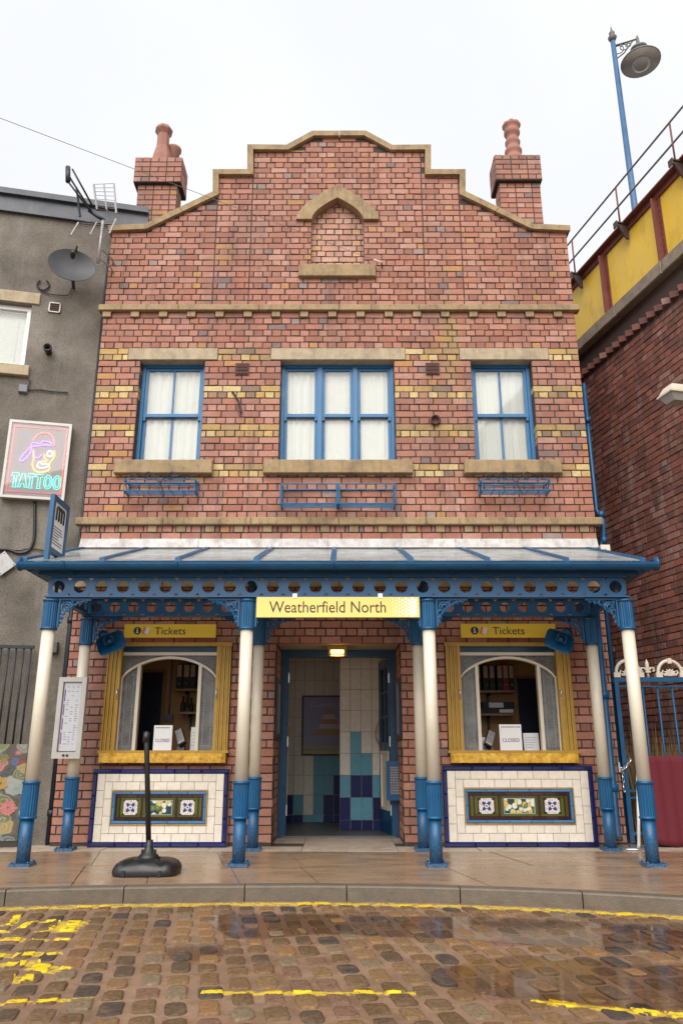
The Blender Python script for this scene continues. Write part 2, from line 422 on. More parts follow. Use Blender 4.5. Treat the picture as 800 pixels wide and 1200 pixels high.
def glassmat(name, tint=(1,1,1), rough=.02, base=None, amt=0.0, lift=0.0):
    "thin pane: clear to light, with mirror reflection by angle; amt of a dusty body colour"
    t = NT(name); t.t.nodes.remove(t.b)
    tr = t.n('ShaderNodeBsdfTransparent'); tr.inputs[0].default_value = (*tint, 1)
    gl = t.n('ShaderNodeBsdfGlossy'); gl.inputs['Roughness'].default_value = rough
    fr = t.n('ShaderNodeFresnel'); fr.inputs[0].default_value = 1.4
    m = t.n('ShaderNodeMixShader'); fac = t.math('ADD', t.math('MULTIPLY', fr.outputs[0], 1.0), lift, clamp=True)
    t.l(fac, m.inputs[0]); t.l(tr.outputs[0], m.inputs[1]); t.l(gl.outputs[0], m.inputs[2])
    last = m.outputs[0]
    if base:
        d = t.n('ShaderNodeBsdfDiffuse'); n = t.noise(t.pos(), 4, 5, .7)
        t.l(t.ramp(n, [(.3, hsh(base, .7)), (.7, hsh(base, 1.2))]), d.inputs[0])
        m2 = t.n('ShaderNodeMixShader'); t.l(t.maprange(n, .3, .7, amt-.12, amt+.12), m2.inputs[0])
        t.l(last, m2.inputs[1]); t.l(d.outputs[0], m2.inputs[2]); last = m2.outputs[0]
    t.l(last, t.out.inputs[0]); return t.mat
M_GLASS = glassmat('window_glass', (.98,.99,.98), .03)
M_ROOFG = glassmat('dusty_roof_glass', (.93,.92,.9), .12, (.40,.41,.41), .45)
M_ETCH = glassmat('etched_glass', (.75,.78,.78), .12, (.30,.305,.30), .5)
M_CASEG = glassmat('clear_cover')
def watermat():
    t = NT('puddle_water'); t.t.nodes.remove(t.b)
    tr = t.n('ShaderNodeBsdfTransparent'); tr.inputs[0].default_value = (.95,.91,.87,1)
    gl = t.n('ShaderNodeBsdfGlossy'); gl.inputs['Roughness'].default_value = .07
    fr = t.n('ShaderNodeFresnel'); fr.inputs[0].default_value = 1.22
    m = t.n('ShaderNodeMixShader'); t.l(fr.outputs[0], m.inputs[0]); t.l(tr.outputs[0], m.inputs[1]); t.l(gl.outputs[0], m.inputs[2])
    b = t.n('ShaderNodeBump'); b.inputs['Strength'].default_value = .05; b.inputs['Distance'].default_value = .004
    t.l(t.noise(t.pos(), 9, 2, .5), b.inputs['Height']); t.l(b.outputs[0], gl.inputs['Normal']); t.l(b.outputs[0], fr.inputs['Normal'])
    t.l(m.outputs[0], t.out.inputs[0]); return t.mat
M_WATER = watermat()
def emis(name, col, s, base=(.8,.8,.8)):
    t = NT(name); t.b.inputs['Emission Color'].default_value = (*col, 1); t.b.inputs['Emission Strength'].default_value = s
    return t.done(base, .4)
def tilemat(name, col, var=.12, rough=.12, spec=.5):
    t = NT(name); t.b.inputs['Specular IOR Level'].default_value = spec; r = t.rnd(); n = t.noise(t.pos(), 20, 3, .6)
    c = t.ramp(r, [(0, hsh(col, 1-var)), (.5, col), (1, hsh(col, 1+var*.6))])
    c = t.mix(1.0, c, t.ramp(n, [(.3,.92),(.7,1.06)]), 'MULTIPLY')
    return t.done(c, rough)
M_TCREAM = tilemat('cream_glazed_tile', (.72,.65,.55), .07)
M_TNAVY = tilemat('navy_glazed_tile', (.012,.018,.10), .3)
M_TSKY = tilemat('sky_blue_glazed_tile', (.075,.19,.36), .15)
M_TPLUM = tilemat('plum_glazed_tile', (.045,.014,.014), .4)
M_TGREEN = tilemat('olive_glazed_tile', (.075,.088,.012), .35)
M_TWHITE = tilemat('white_wall_tile', (.60,.56,.50), .04, .38, .2)
M_TTEAL = tilemat('teal_wall_tile', (.10,.29,.38), .08, .38, .2)
M_TDEEP = tilemat('deep_blue_wall_tile', (.008,.012,.085), .2, .38, .2)
M_GROUT = paint('tile_grout', (.30,.26,.22), .9, .1, 9)
def rosette(name, cx, cz):
    "the printed blue rosette of a glazed tile"
    t = NT(name); x = t.n('ShaderNodeSeparateXYZ'); t.l(t.objc(), x.inputs[0])
    X = t.math('ABSOLUTE', t.math('DIVIDE', t.math('SUBTRACT', x.outputs[0], cx), .085)); Z = t.math('ABSOLUTE', t.math('DIVIDE', t.math('SUBTRACT', x.outputs[2], cz), .085))
    r = t.math('SQRT', t.math('ADD', t.math('MULTIPLY', X, X), t.math('MULTIPLY', Z, Z)))
    ang = t.math('ARCTAN2', Z, X); lobe = t.math('ABSOLUTE', t.math('SINE', t.math('MULTIPLY', ang, 4.0)))
    star = t.math('LESS_THAN', r, t.math('ADD', .28, t.math('MULTIPLY', t.math('POWER', t.math('ABSOLUTE', t.math('SINE', t.math('MULTIPLY', ang, 2.0))), 2.0), .38)))
    edge = t.math('GREATER_THAN', r, t.math('ADD', .96, t.math('MULTIPLY', lobe, .12)))
    speck = t.noise(t.objc(), 95, 2, .6)
    c = t.mix(t.maprange(speck, .48, .56, 0, 1), (.72,.68,.64), (.42,.34,.32))
    c = t.mix(star, c, (.03,.05,.20)); c = t.mix(t.math('LESS_THAN', r, .24), c, (.70,.62,.55)); c = t.mix(t.math('LESS_THAN', r, .11), c, (.05,.07,.22))
    c = t.mix(edge, c, (.02,.02,.035))
    return t.done(c, .12)
def flowertile():
    t = NT('flower_printed_tile'); v = t.n('ShaderNodeTexVoronoi'); v.inputs['Scale'].default_value = 22; t.l(t.objc(), v.inputs['Vector'])
    h = t.n('ShaderNodeSeparateColor'); t.l(v.outputs['Color'], h.inputs[0])
    c = t.ramp(h.outputs[0], [(0,(.66,.66,.60)),(.34,(.62,.40,.08)),(.52,(.60,.60,.50)),(.66,(.10,.17,.06)),(.82,(.55,.50,.16))], 'CONSTANT')
    c = t.mix(t.maprange(v.outputs['Distance'], .56, .66, 0, 1), c, (.02,.05,.06))
    c = t.mix(t.maprange(v.outputs['Distance'], .10, .14, 1, 0), c, (.58,.36,.05))
    return t.done(c, .12)
M_FLOWER = flowertile()
def marble():
    t = NT('gold_marbled_sill'); n = t.noise(t.pos(), 16, 6, .75); n2 = t.noise(t.pos(), 6, 4, .7)
    c = t.ramp(n, [(.30,(.22,.08,.005)),(.45,(.55,.28,.02)),(.6,(.72,.44,.05)),(.75,(.80,.60,.15))])
    c = t.mix(t.maprange(n2, .5, .65, 0, .4), c, (.30,.14,.01)); return t.done(c, .3)
M_MARBLE = marble()
def mural():
    t = NT('painted_flower_mural'); p = t.objc(); nz = t.n('ShaderNodeTexNoise'); nz.inputs['Scale'].default_value = 4
    t.l(p, nz.inputs['Vector'])
    w = t.n('ShaderNodeVectorMath', operation='MULTIPLY_ADD'); t.l(nz.outputs['Color'], w.inputs[0]); w.inputs[1].default_value = (.22,)*3; t.l(p, w.inputs[2])
    v = t.n('ShaderNodeTexVoronoi'); v.inputs['Scale'].default_value = 6.5; t.l(w.outputs[0], v.inputs['Vector'])
    h = t.n('ShaderNodeSeparateColor'); t.l(v.outputs['Color'], h.inputs[0])
    c = t.ramp(h.outputs[0], [(0,(.13,.14,.06)),(.2,(.30,.22,.08)),(.34,(.10,.12,.10)),(.48,(.26,.28,.26)),(.6,(.09,.13,.20)),(.7,(.16,.18,.08)),(.82,(.34,.14,.12)),(.92,(.20,.19,.17))], 'CONSTANT')
    rg = t.math('SINE', t.math('MULTIPLY', v.outputs['Distance'], 34))
    c = t.mix(t.maprange(rg, .2, .8, 0, .45), c, (.34,.33,.27)); c = t.mix(t.maprange(v.outputs['Distance'], .42, .52, 0, .8), c, (.05,.05,.05))
    return t.done(c, .8)
M_MURAL = mural()

# ------------------------------------------------------------------ text
def text_mesh(s, size, depth=.002, sx=1.0, bold=0.0):
    cu = bpy.data.curves.new('text', 'FONT'); cu.body = s; cu.size = size; cu.extrude = depth/2; cu.align_x = 'LEFT'; cu.offset = bold; cu.resolution_u = 4
    o = bpy.data.objects.new('text', cu); COL.objects.link(o)
    dg = bpy.context.evaluated_depsgraph_get(); dg.update()
    me = bpy.data.meshes.new_from_object(o.evaluated_get(dg)); bpy.data.objects.remove(o); bpy.data.curves.remove(cu)
    for v in me.vertices: v.co.x *= sx
    return me
def text(s, x, y, z, size, m, parent, width=None, name='lettering', M=None, bold=0.0):
    "lettering standing on a vertical face: lower left corner at (x, z), facing -y"
    me = text_mesh(s, size, bold=bold)
    xs = [v.co.x for v in me.vertices]; w = max(xs) - min(xs); k = (width / w) if width else 1.0; x0 = min(xs)
    me.transform(Matrix(((k,0,0,x - x0*k),(0,0,-1,y),(0,1,0,z),(0,0,0,1))))
    if M: me.transform(M)
    me.materials.clear(); me.materials.append(m)
    return link(name, me, parent)

# ================================================================== GROUND
gr = MB(); gr.add([(-60,-60,-.125),(60,-60,-.125),(60,60,-.125),(-60,60,-.125)], [(0,1,2,3)])
struct(gr.build('ground', paint('dark_ground', (.10,.08,.065), .9, .3, 2)))
rd = MB()
xs = [i*.4 for i in range(-25, 26)]
for a, b in zip(xs[:-1], xs[1:]):
    rd.add([(a,-30,ROADZ),(b,-30,ROADZ),(b,kerb_y(b)+.03,ROADZ),(a,kerb_y(a)+.03,ROADZ)], [(0,1,2,3)])
road = struct(rd.build('road', M_GRIT))
# setts: each its own rounded block
TH = R(-10); SD = Vector((math.sin(TH), math.cos(TH), 0)); SU = Vector((math.cos(TH), -math.sin(TH), 0))
def sett_ring(L, Wd, rng):
    prof = []
    n = 16; e = rng.uniform(3.5, 7.0)
    jit = [1 + rng.uniform(-.10, .06) for _ in range(n)]
    for i in range(n):
        w = 2*math.pi*(i+.5)/n; c, s = math.cos(w), math.sin(w)
        prof.append((math.copysign(abs(c)**(2/e), c)*Wd/2*jit[i], math.copysign(abs(s)**(2/e), s)*L/2*jit[i]))
    return prof
def sett_add(mb, c, L, Wd, top, rng, rot=0.0):
    pr = sett_ring(L, Wd, rng); n = len(pr); vs = []
    tx, ty = rng.uniform(-.03, .03), rng.uniform(-.012, .012)
    for k, h in ((1.02, -.03), (1.0, top*.45), (.955, top*.9), (.7, top)):
        for u, v in pr:
            p = SU*(u*k) + SD*(v*k); vs.append((c[0]+p.x, c[1]+p.y, c[2] + h + (tx*u + ty*v if h > 0 else 0)))
    fs = [(r*n+i, r*n+(i+1)%n, (r+1)*n+(i+1)%n, (r+1)*n+i) for r in range(3) for i in range(n)] + [tuple(range(3*n, 4*n))]
    mb.add(vs, fs, 0, True)
rng = random.Random(3)
setts = []
for i in range(-52, 53):
    u = i*.132; v = -9.0 + rng.uniform(0, .28)
    while v < 1.5:
        L = rng.uniform(.125, .195); Wd = rng.uniform(.082, .106)
        c = SU*(u + rng.uniform(-.008, .008)) + SD*(v + L/2) + Vector((0,-2.2,0)); v += L + rng.uniform(.030, .052)
        if c.y + L/2 < kerb_y(c.x) - .045 and -6.5 < c.x < 6.5 and c.y > -8.2: setts.append((c.x, c.y, L, Wd, rng.uniform(.004, .010)))
def in_view(x, y, z):
    X, Y, Z = x - CAMX, y + CAMD, z - CAMH; zc = Y*cp + Z*sp
    if zc < .2: return None
    px, py = 400 + FPX*X/zc, 600 - FPX*(-Y*sp + Z*cp)/zc
    return (px, py, zc)
near, rest = [], []
for s in setts:
    q = in_view(s[0], s[1], ROADZ)
    if q and -5 < q[0] < 805 and q[1] < 1206: near.append((q[2], s))
    else: rest.append(s)
near.sort(key=lambda a: a[0]); rest += [s for _, s in near[300:]]; near = [s for _, s in near[:300]]
sv = []
for k in range(40):
    L, Wd = .125 + .07*k/39, rng.uniform(.084, .106); mb = MB(); sett_add(mb, (0,0,0), L, Wd, rng.uniform(.005,.010), rng); sv.append((L, mb.mesh('sett', M_SETT)))
for x, y, L, Wd, top in near:
    me = sv[min(39, int((L-.125)/.07*39.99))][1]
    put('sett', me, (x, y, ROADZ), road, math.pi if rng.random() < .5 else 0)
mb = MB()
for x, y, L, Wd, top in rest: sett_add(mb, (x, y, ROADZ), L, Wd, top, rng)
mb.build('setts', M_SETT, road, kind='stuff')
# puddles
def puddle(pts, z, seed):
    r = random.Random(seed); mb = MB(); poly = []
    P = [Vector((*gnd(*p, z), 0)) for p in pts]; n = len(P)
    for i in range(n):
        a, b, c, d = P[(i-1)%n], P[i], P[(i+1)%n], P[(i+2)%n]
        for k in range(6):
            t = k/6; q = .5*((2*b) + (c-a)*t + (2*a-5*b+4*c-d)*t*t + (3*b-a-3*c+d)*t**3)
            poly.append((q.x + r.uniform(-.012,.012), q.y + r.uniform(-.012,.012)))
    poly = poly[::-1] if sum((poly[i][0]*poly[(i+1)%len(poly)][1]-poly[(i+1)%len(poly)][0]*poly[i][1]) for i in range(len(poly))) < 0 else poly
    mb.add([(x, y, z) for x, y in poly], [list(range(len(poly)))])
    return struct(mb.build('puddle', M_WATER))
puddle([(248,1073),(330,1070),(450,1073),(560,1074),(690,1080),(815,1086),(830,1118),(740,1112),(640,1108),(560,1102),(470,1098),(380,1094),(300,1100),(262,1094)], ROADZ+.0085, 1)
puddle([(498,1140),(600,1120),(700,1126),(840,1138),(850,1180),(720,1180),(620,1172),(540,1160)], ROADZ+.0078, 2)
puddle([(196,1110),(250,1104),(262,1118),(240,1124),(200,1124)], ROADZ+.0078, 3)

# pavement: joint bed, pale strip along the wall, slabs laid askew
pv = MB()
for a, b in zip(xs[:-1], xs[1:]):
    pv.add([(a,kerb_y(a)+.10,-.012),(b,kerb_y(b)+.10,-.012),(b,1.6,-.012),(a,1.6,-.012)], [(0,1,2,3)])
pav = struct(pv.build('pavement', M_JOINT))
SK = math.tan(R(-12))
def slabs(y0, y1, w, off, mat, name, skew=True, r=random.Random(5)):
    x = -7 + off
    while x < 7:
        ww = w * r.uniform(.86, 1.14); g = .003; a, b = x + g, x + ww - g
        def q(X, Y):
            X2 = X + (Y - y0(0)) * SK if skew else X
            return X2, Y
        A, B = y0(a), y0(b); Cc, Dd = y1(b), y1(a)
        pl = [q(a, A+g), q(b, B+g), q(b, Cc-g), q(a, Dd-g)]
        h = r.uniform(-.002, .002); mb = MB(); mb.slab(pl, -.05, h)
        if -4.6 < x < 4.6: mb.build(name, mat, pav)
        x += ww
slabs(lambda x: -.40, lambda x: 0.85, .9, .1, M_STRIP, 'slab', False)
slabs(lambda x: -1.32, lambda x: -.40, .60, .27, M_SLAB, 'slab')
slabs(lambda x: kerb_y(x)+.115, lambda x: -1.32, .58, .06, M_SLAB, 'slab')
x = -6.0; rk = random.Random(9)
while x < 6:
    w = rk.uniform(.70, .84); mb = MB(); n = 4
    for k in range(n):
        a, b = x + .004 + (w-.008)*k/n, x + .004 + (w-.008)*(k+1)/n
        ya, yb = kerb_y(a), kerb_y(b); c = .012
        prof = lambda Y: [(Y, -.14), (Y, -c), (Y+c*.4, -c*.35), (Y+c, 0), (Y+.112, 0), (Y+.112, -.14)]
        pa, pb = prof(ya), prof(yb); m = len(pa)
        vs = [(a, *p) for p in pa] + [(b, *p) for p in pb]
        fs = [(i, i+m, i+1+m, i+1) for i in range(m-1)]
        if k == 0: fs.append(tuple(range(m)))
        if k == n-1: fs.append(tuple(range(2*m-1, m-1, -1)))
        mb.add(vs, fs, 0)
    mb.build('kerb_stone', M_KERB, pav); x += w

# ================================================================== BRICKWORK
CO, UN, JO = .0815, .2215, .0145
def subtract(iv, cuts):
    for c0, c1 in cuts:
        nx = []
        for a, b in iv:
            if c1 <= a or c0 >= b: nx.append((a, b))
            else:
                if c0 - a > .02: nx.append((a, c0))
                if b - c1 > .02: nx.append((c1, b))
        iv = nx
    return iv
def bond(x0, x1, z0, ncourse, holes, joints=(), zjoint=99, top=None, stretcher=False, sym=True):
    "courses of bricks, stretchers and headers by turns: list of (x0, x1, z0, z1, course)"
    outp = []
    for k in range(ncourse):
        za, zb = z0 + k*CO, z0 + (k+1)*CO; zm = (za+zb)/2
        head = (k % 2 == 1) and not stretcher
        w = UN/2 if head else UN
        cuts = [(a, b) for a, b, c, d in holes if c < zm < d]
        iv = subtract([(x0, x1)], cuts)
        brk = [j for j in joints if zm > zjoint]
        for a, b in iv:
            segs = sorted([a] + [j for j in brk if a < j < b] + [b])
            for s0, s1 in zip(segs[:-1], segs[1:]):
                edges = [s0]
                if head:
                    p = s0 + UN/4                      # queen closer by the edge
                    if p < s1: edges.append(p)
                    # one header first, closer second, as the bond is laid
                else: p = s0 + (UN/2 if stretcher and k % 2 else 0)
                p = edges[-1] + (w if not (stretcher and k % 2 and len(edges) == 1) else w/2)
                while p < s1 - .035: edges.append(p); p += w
                edges.append(s1)
                for e0, e1 in zip(edges[:-1], edges[1:]):
                    if e1 - e0 < .025: continue
                    b0, b1, c0, c1 = e0 + JO/2, e1 - JO/2, za + JO/2, zb - JO/2
                    if top:
                        h = min(top(b0), top(b1)) - .02
                        if c0 > h - .02: continue
                        c1 = min(c1, h)
                    outp.append((b0, b1, c0, c1, k))
    return outp
def brick_add(mb, b, mat=0, y=0.0, r=random, depth=.03):
    x0, x1, z0, z1 = b[:4]; j = .0027
    d = r.uniform(-.004, .004); q = lambda: r.uniform(-j, j)
    v = [(x0+q(), y+d+q(), z0+q()), (x1+q(), y+d+q(), z0+q()), (x1+q(), y+d+q(), z1+q()), (x0+q(), y+d+q(), z1+q()),
         (x0, y+depth, z0), (x1, y+depth, z0), (x1, y+depth, z1), (x0, y+depth, z1)]
    mb.add(v, [(0,1,2,3), (1,5,6,2), (4,0,3,7), (3,2,6,7), (0,4,5,1)], mat)
def brick_meshes(w, h, mat, n, r):
    res = []
    for _ in range(n):
        mb = MB(); brick_add(mb, (-w/2, w/2, -h/2, h/2), 0, 0, r); res.append(mb.mesh('brick', mat))
    return res

# ------------------------------------------------------------------ station building
st = thing('station_building', 'narrow red brick station house with stepped gable between the grey building and the viaduct', 'building')
prof_px = [(128,264),(167,262),(247,223),(247,198),(287,198),(287,169),(332,170),(364,153),(427,153),(456,169),(502,169),(502,198),(543,198),(543,225),(622,262),(669,264)]
PROF = [at(x, y, -.05) for x, y in prof_px]
n_ = len(PROF)
for i in range(n_//2):                                    # the gable is built symmetrical
    a, b = PROF[i], PROF[n_-1-i]; hx = (b[0]-a[0])/2; hz_ = (a[1]+b[1])/2
    PROF[i] = (-hx, hz_); PROF[n_-1-i] = (hx, hz_)
XL, XR = -2.85, 2.85
def top(x):
    for (ax, az), (bx, bz) in zip(PROF[:-1], PROF[1:]):
        if bx - ax > 1e-4 and ax <= x <= bx: return az + (bz-az)*(x-ax)/(bx-ax) - .05
    return PROF[0][1] - .05
Z0 = .03
TKL = (-2.42, -1.125); TKR = (1.12, 2.425); TKZ = (.884, 1.992)
DOOR = (-.665, .655, 0.0, 2.02)
WINS = [(-2.352, -1.585, 4.04, 5.338), (-.688, .655, 4.04, 5.338), (1.558, 2.28, 4.04, 5.338)]
NIX0, NIX1, NIZ0 = at(364.5,300)[0], at(426,300)[0], at(395,310)[1]
nspr = at(395,259)[1]; napx = at(395,236)[1]
LINT = [(-2.50, -1.44), (-.808, .787), (1.432, 2.487)]
holes = [(*t_, *TKZ) for t_ in (TKL, TKR)] + [DOOR] + [(a, b, c, d) for a, b, c, d in WINS]
holes += [(a, b, 5.33, 5.489) for a, b in LINT]
holes += [(-3, 3, Z0+73*CO+.002, Z0+74*CO-.002), (-3, 3, Z0+40*CO+.002, Z0+41*CO-.002), (-3, 3, Z0+32*CO+.002, Z0+33*CO-.002)]          # string courses
def nwid(z):                                              # half width of the niche at height z
    if z < nspr: return (NIX1-NIX0)/2
    return max(.0, ((NIX1-NIX0)/2+.045) * (1 - ((z-nspr)/(napx+.05-nspr))**1.7))
ncx = (NIX0+NIX1)/2
for k in range(60, 110):
    zm = Z0 + (k+.5)*CO
    if NIZ0 - .02 < zm < napx+.045: holes.append((ncx-nwid(zm)-.001, ncx+nwid(zm)+.001, zm-.01, zm+.01))
JTS = [at(x, 300)[0] for x in (251.5, 293, 496.5, 541)]
dent_z = [(Z0+72*CO, Z0+73*CO), (Z0+39*CO, Z0+40*CO)]
DENT = [[-2.80 + .34*k for k in range(17)], [-2.70 + .3185*k for k in range(18)]]
for (a, b), ds in zip(dent_z, DENT):
    holes += [(d-.055, d+.055, a+.005, b-.005) for d in ds]
bricks = bond(XL, XR, Z0, 112, holes, JTS, Z0+74*CO, top)
buffc = {47,48,53,54,59,60,65,66}
rb = random.Random(11)
# the mortar the bricks are bedded in: the wall itself, with its openings
wl = MB()
zs = sorted({Z0-.05, 9.0, Z0+74*CO} | {h for a, b, c, d in holes[:6] for h in (c, d)})
zs[0] = -.05
YM = .007
for za, zb in zip(zs[:-1], zs[1:]):
    if za >= Z0+74*CO - .001: break
    zm = (za+zb)/2
    for a, b in subtract([(XL+.004, XR-.004)], [(p, q) for p, q, c, d in holes[:6] if c-1e-6 < zm < d+1e-6]):
        wl.box(a, b, YM, .26, za, zb)
gz0 = Z0+74*CO
pl = [(XL+.004, gz0), (XR-.004, gz0)] + [(min(max(x, XL+.004), XR-.004), z-.045) for x, z in PROF[::-1]]
# niche cut: split the gable in a left and a right half and the strips above and below the niche
def clip_poly(x0, x1):
    pts = [(x0, gz0)] + [(x1, gz0)]
    tp = [(x1, top(x1-1e-3))] + [(x, z-.05) for x, z in PROF[::-1] if x0+.002 < x < x1-.002] + [(x0, top(x0+1e-3))]
    return pts + tp
nb0, nb1 = ncx - (NIX1-NIX0)/2, ncx + (NIX1-NIX0)/2
wl.prism(clip_poly(XL+.004, nb0), YM, .26); wl.prism(clip_poly(nb1, XR-.004), YM, .26)
wl.box(nb0, nb1, YM, .26, gz0, NIZ0)
na = [(ncx + (NIX1-NIX0)/2, nspr)] + [(ncx + nwid(nspr + .001 + (napx+.05-nspr)*i/8), nspr + .001 + (napx+.049-nspr)*i/8) for i in range(1, 9)]
nl = [(2*ncx - x_, z) for x_, z in na]
tpz = [(x, z-.05) for x, z in PROF[::-1] if nb0 < x < nb1]
wl.prism(na + [(nb1, top(nb1))][:0] + [(ncx, top(ncx)), (nb1, top(nb1-.001))][::-1][:0] + [(ncx, top(ncx)-.0)] + [(nb1, top(nb1-.001))] if False else [na[0]] + [(nb1, top(nb1-.001))] + [(ncx, top(ncx))] + na[:0:-1], YM, .26)
wl.prism([nl[0]] + nl[1:] + [(ncx, top(ncx))] + [(nb0, top(nb0+.001))], YM, .26)
wl.box(nb0-.06, nb1+.06, .10, .262, NIZ0-.02, napx+.07)
wl.build('wall', M_MORTAR, st)
# side, back walls and roof of the house
sb = MB()
for s in (-1, 1):
    xa, xb = sorted((s*2.846, s*2.60)); sb.box(xa, xb, .262, 5.0, -.05, 6.7)
sb.box(-2.846, 2.846, 5.0, 5.2, -.05, 6.7)
sb.build('side_wall', brickmat('plain_brickwork', [(0,(.30,.11,.08)),(1,(.32,.12,.09))]), st)
rf = MB()
for s in (-1, 1):
    rf.hull8([(0,.27,8.0),(s*2.86,.27,6.72),(s*2.86,5.25,6.72),(0,5.25,8.0),(0,.27,8.06),(s*2.86,.27,6.78),(s*2.86,5.25,6.78),(0,5.25,8.06)])
rf.build('roof', M_SLATE, st)
# which bricks are parts of their own
def hid(b):
    xm, zm = (b[0]+b[1])/2, (b[2]+b[3])/2
    if zm < .95 and (-2.5 < xm < -.86 or .86 < xm < 2.5): return True       # tile panels
    if 2.1 < zm < 3.03: return True                                          # behind the canopy
    if abs(xm-2.56) < .1 and zm < 2.3 or abs(xm+2.56) < .1 and zm < 2.3: return True
    if .68 < abs(xm) < .9 and zm < 2.3: return True
    return False
def size_px(b): 
    q = in_view((b[0]+b[1])/2, 0, (b[2]+b[3])/2); return (b[1]-b[0])/q[2]
full = [b for b in bricks if abs((b[1]-b[0]) - (UN-JO)) < .002 and abs((b[3]-b[2]) - (CO-JO)) < .002 and b[3] < 5.8 and not hid(b)]
full.sort(key=size_px, reverse=True); full = full[:300]; fs_ = set(full)
rv = brick_meshes(UN-JO, CO-JO, M_RED, 14, rb); bv = brick_meshes(UN-JO, CO-JO, M_BUFF, 8, rb)
for b in full:
    isb = b[4] in buffc
    put('brick', rb.choice(bv if isb else rv), ((b[0]+b[1])/2, 0, (b[2]+b[3])/2), st)
bw = MB()
for b in bricks:
    if b in fs_: continue
    brick_add(bw, b, 1 if b[4] in buffc and rb.random() > .06 else 0, 0, rb)
# the brick reveals of the doorway, the upper windows, and the niche's bricked-up back
def reveal(mb, xw, side, y1, z0, z1, mat=0, buff=True):
    "a brick return at x = xw going back to y1; side -1 faces right (left jamb), +1 faces left"
    k0 = int(math.ceil((z0 - Z0)/CO - .01)); k1 = int((z1 - Z0)/CO + .01)
    for k in range(k0, k1):
        y = .004; w = UN/2 if k % 2 else UN
        first = True
        while y < y1 - .03:
            e = min(y + (w if not (first and k % 2) else w), y1)
            za, zb = Z0+k*CO+JO/2, Z0+(k+1)*CO-JO/2; d = rb.uniform(-.002, .002)
            xo = xw - side*(-.001) + d; xi = xw + side*.02
            ya, yb = y + (JO/2 if not first else 0), e - JO/2
            f = [(xo, ya, za), (xo, yb, za), (xo, yb, zb), (xo, ya, zb)]; g = [(xi, p[1], p[2]) for p in f]
            mb.add(f + g, [(0,1,2,3),(0,4,5,1),(1,5,6,2),(2,6,7,3),(3,7,4,0)], 1 if (k in buffc and buff) else 0)
            y = e; first = False
dm = MB()
dm.box(DOOR[0]-.20, DOOR[0]-.004, .262, .78, 0, 2.02); dm.box(DOOR[1]+.004, DOOR[1]+.20, .262, .78, 0, 2.02)
dm.build('reveal_wall', M_MORTAR, st)
reveal(bw, DOOR[0], -1, .78, .03, 2.02); reveal(bw, DOOR[1], 1, .78, .03, 2.02)
for a, b, c, d in WINS:
    reveal(bw, a, -1, .15, 4.05, 5.33); reveal(bw, b, 1, .15, 4.05, 5.33)
for b in bond(nb0-.1, nb1+.1, Z0+80*CO+.03, 16, []):
    zm = (b[2]+b[3])/2; hw = (NIX1-NIX0)/2+.04
    x0, x1 = max(b[0], ncx-hw), min(b[1], ncx+hw)
    if x1-x0 > .03 and b[2] > NIZ0-.05 and b[3] < napx+.07: brick_add(bw, (x0, x1, b[2], b[3]), 2, .09, rb, .02)
for s in (-1, 1):                                          # the niche's own small reveals
    bw.box(*sorted((ncx+s*(NIX1-NIX0)/2, ncx+s*((NIX1-NIX0)/2+.003))), .004, .10, NIZ0, nspr)
bw.build('brickwork', [M_RED, M_BUFF, M_PALE], st, kind='stuff')

# coping stones following the gable
def offset(P, d):
    res = []
    for i, p in enumerate(P):
        a = Vector(P[i-1]) if i else None; b = Vector(P[i+1]) if i < len(P)-1 else None; p = Vector(p)
        d1 = (p-a).normalized() if a else None; d2 = (b-p).normalized() if b else None
        n1 = Vector((d1.y, -d1.x)) if d1 else None; n2 = Vector((d2.y, -d2.x)) if d2 else None
        if n1 is None: q = p + n2*d
        elif n2 is None: q = p + n1*d
        else:
            m = (n1+n2).normalized(); q = p + m*(d/max(.3, m.dot(n1)))
        res.append((q.x, q.y))
    return res
INN = offset(PROF, .075)
for i in range(len(PROF)-1):
    L = math.hypot(PROF[i+1][0]-PROF[i][0], PROF[i+1][1]-PROF[i][1]); k = 2 if L > .6 else 1
    for j in range(k):
        t0, t1 = j/k + (.003 if j or True else 0), (j+1)/k - .003
        lp = lambda A, B, t: (A[0]+(B[0]-A[0])*t, A[1]+(B[1]-A[1])*t)
        mb = MB(); mb.prism([lp(INN[i], INN[i+1], t0), lp(INN[i], INN[i+1], t1), lp(PROF[i], PROF[i+1], t1), lp(PROF[i], PROF[i+1], t0)], -.05 + rb.uniform(-.002,.002), .30)
        mb.build('coping_stone', M_STONE, st)
# string courses, dentils
def stringc(z0, z1, xa, xb, n, y):
    x = xa
    for k in range(n):
        w = (xb-xa)/n; mb = MB(); mb.bbox(x+.002, x+w-.002, y+rb.uniform(-.003,.003), .05, z0, z1, .006); mb.build('string_course', M_STONE, st); x += w
stringc(Z0+73*CO, Z0+74*CO-.004, -2.90, 2.90, 6, -.055)
stringc(Z0+40*CO, Z0+41*CO, -2.91, 2.91, 6, -.055)
stringc(2.592, Z0+33*CO, -2.85, 2.85, 6, -.03)
for (a, b), ds, y in zip(dent_z, DENT, (-.03, -.012)):
    for d in ds:
        if abs(d) < 2.83: mb = MB(); mb.bbox(d-.05, d+.05, y, .04, a+.004, b-.002, .004); mb.build('dentil', M_STONE, st)
for a, b in LINT: mb = MB(); mb.bbox(a, b, -.012, .16, 5.334, 5.487, .006); mb.build('lintel', M_LINTEL, st)
for a, b in [(-2.53,-1.425),(-.852,.834),(1.415,2.51)]:
    mb = MB(); mb.bbox(a, b, -.075, .10, 3.885, 4.045, .008); mb.build('sill', M_STONE, st)
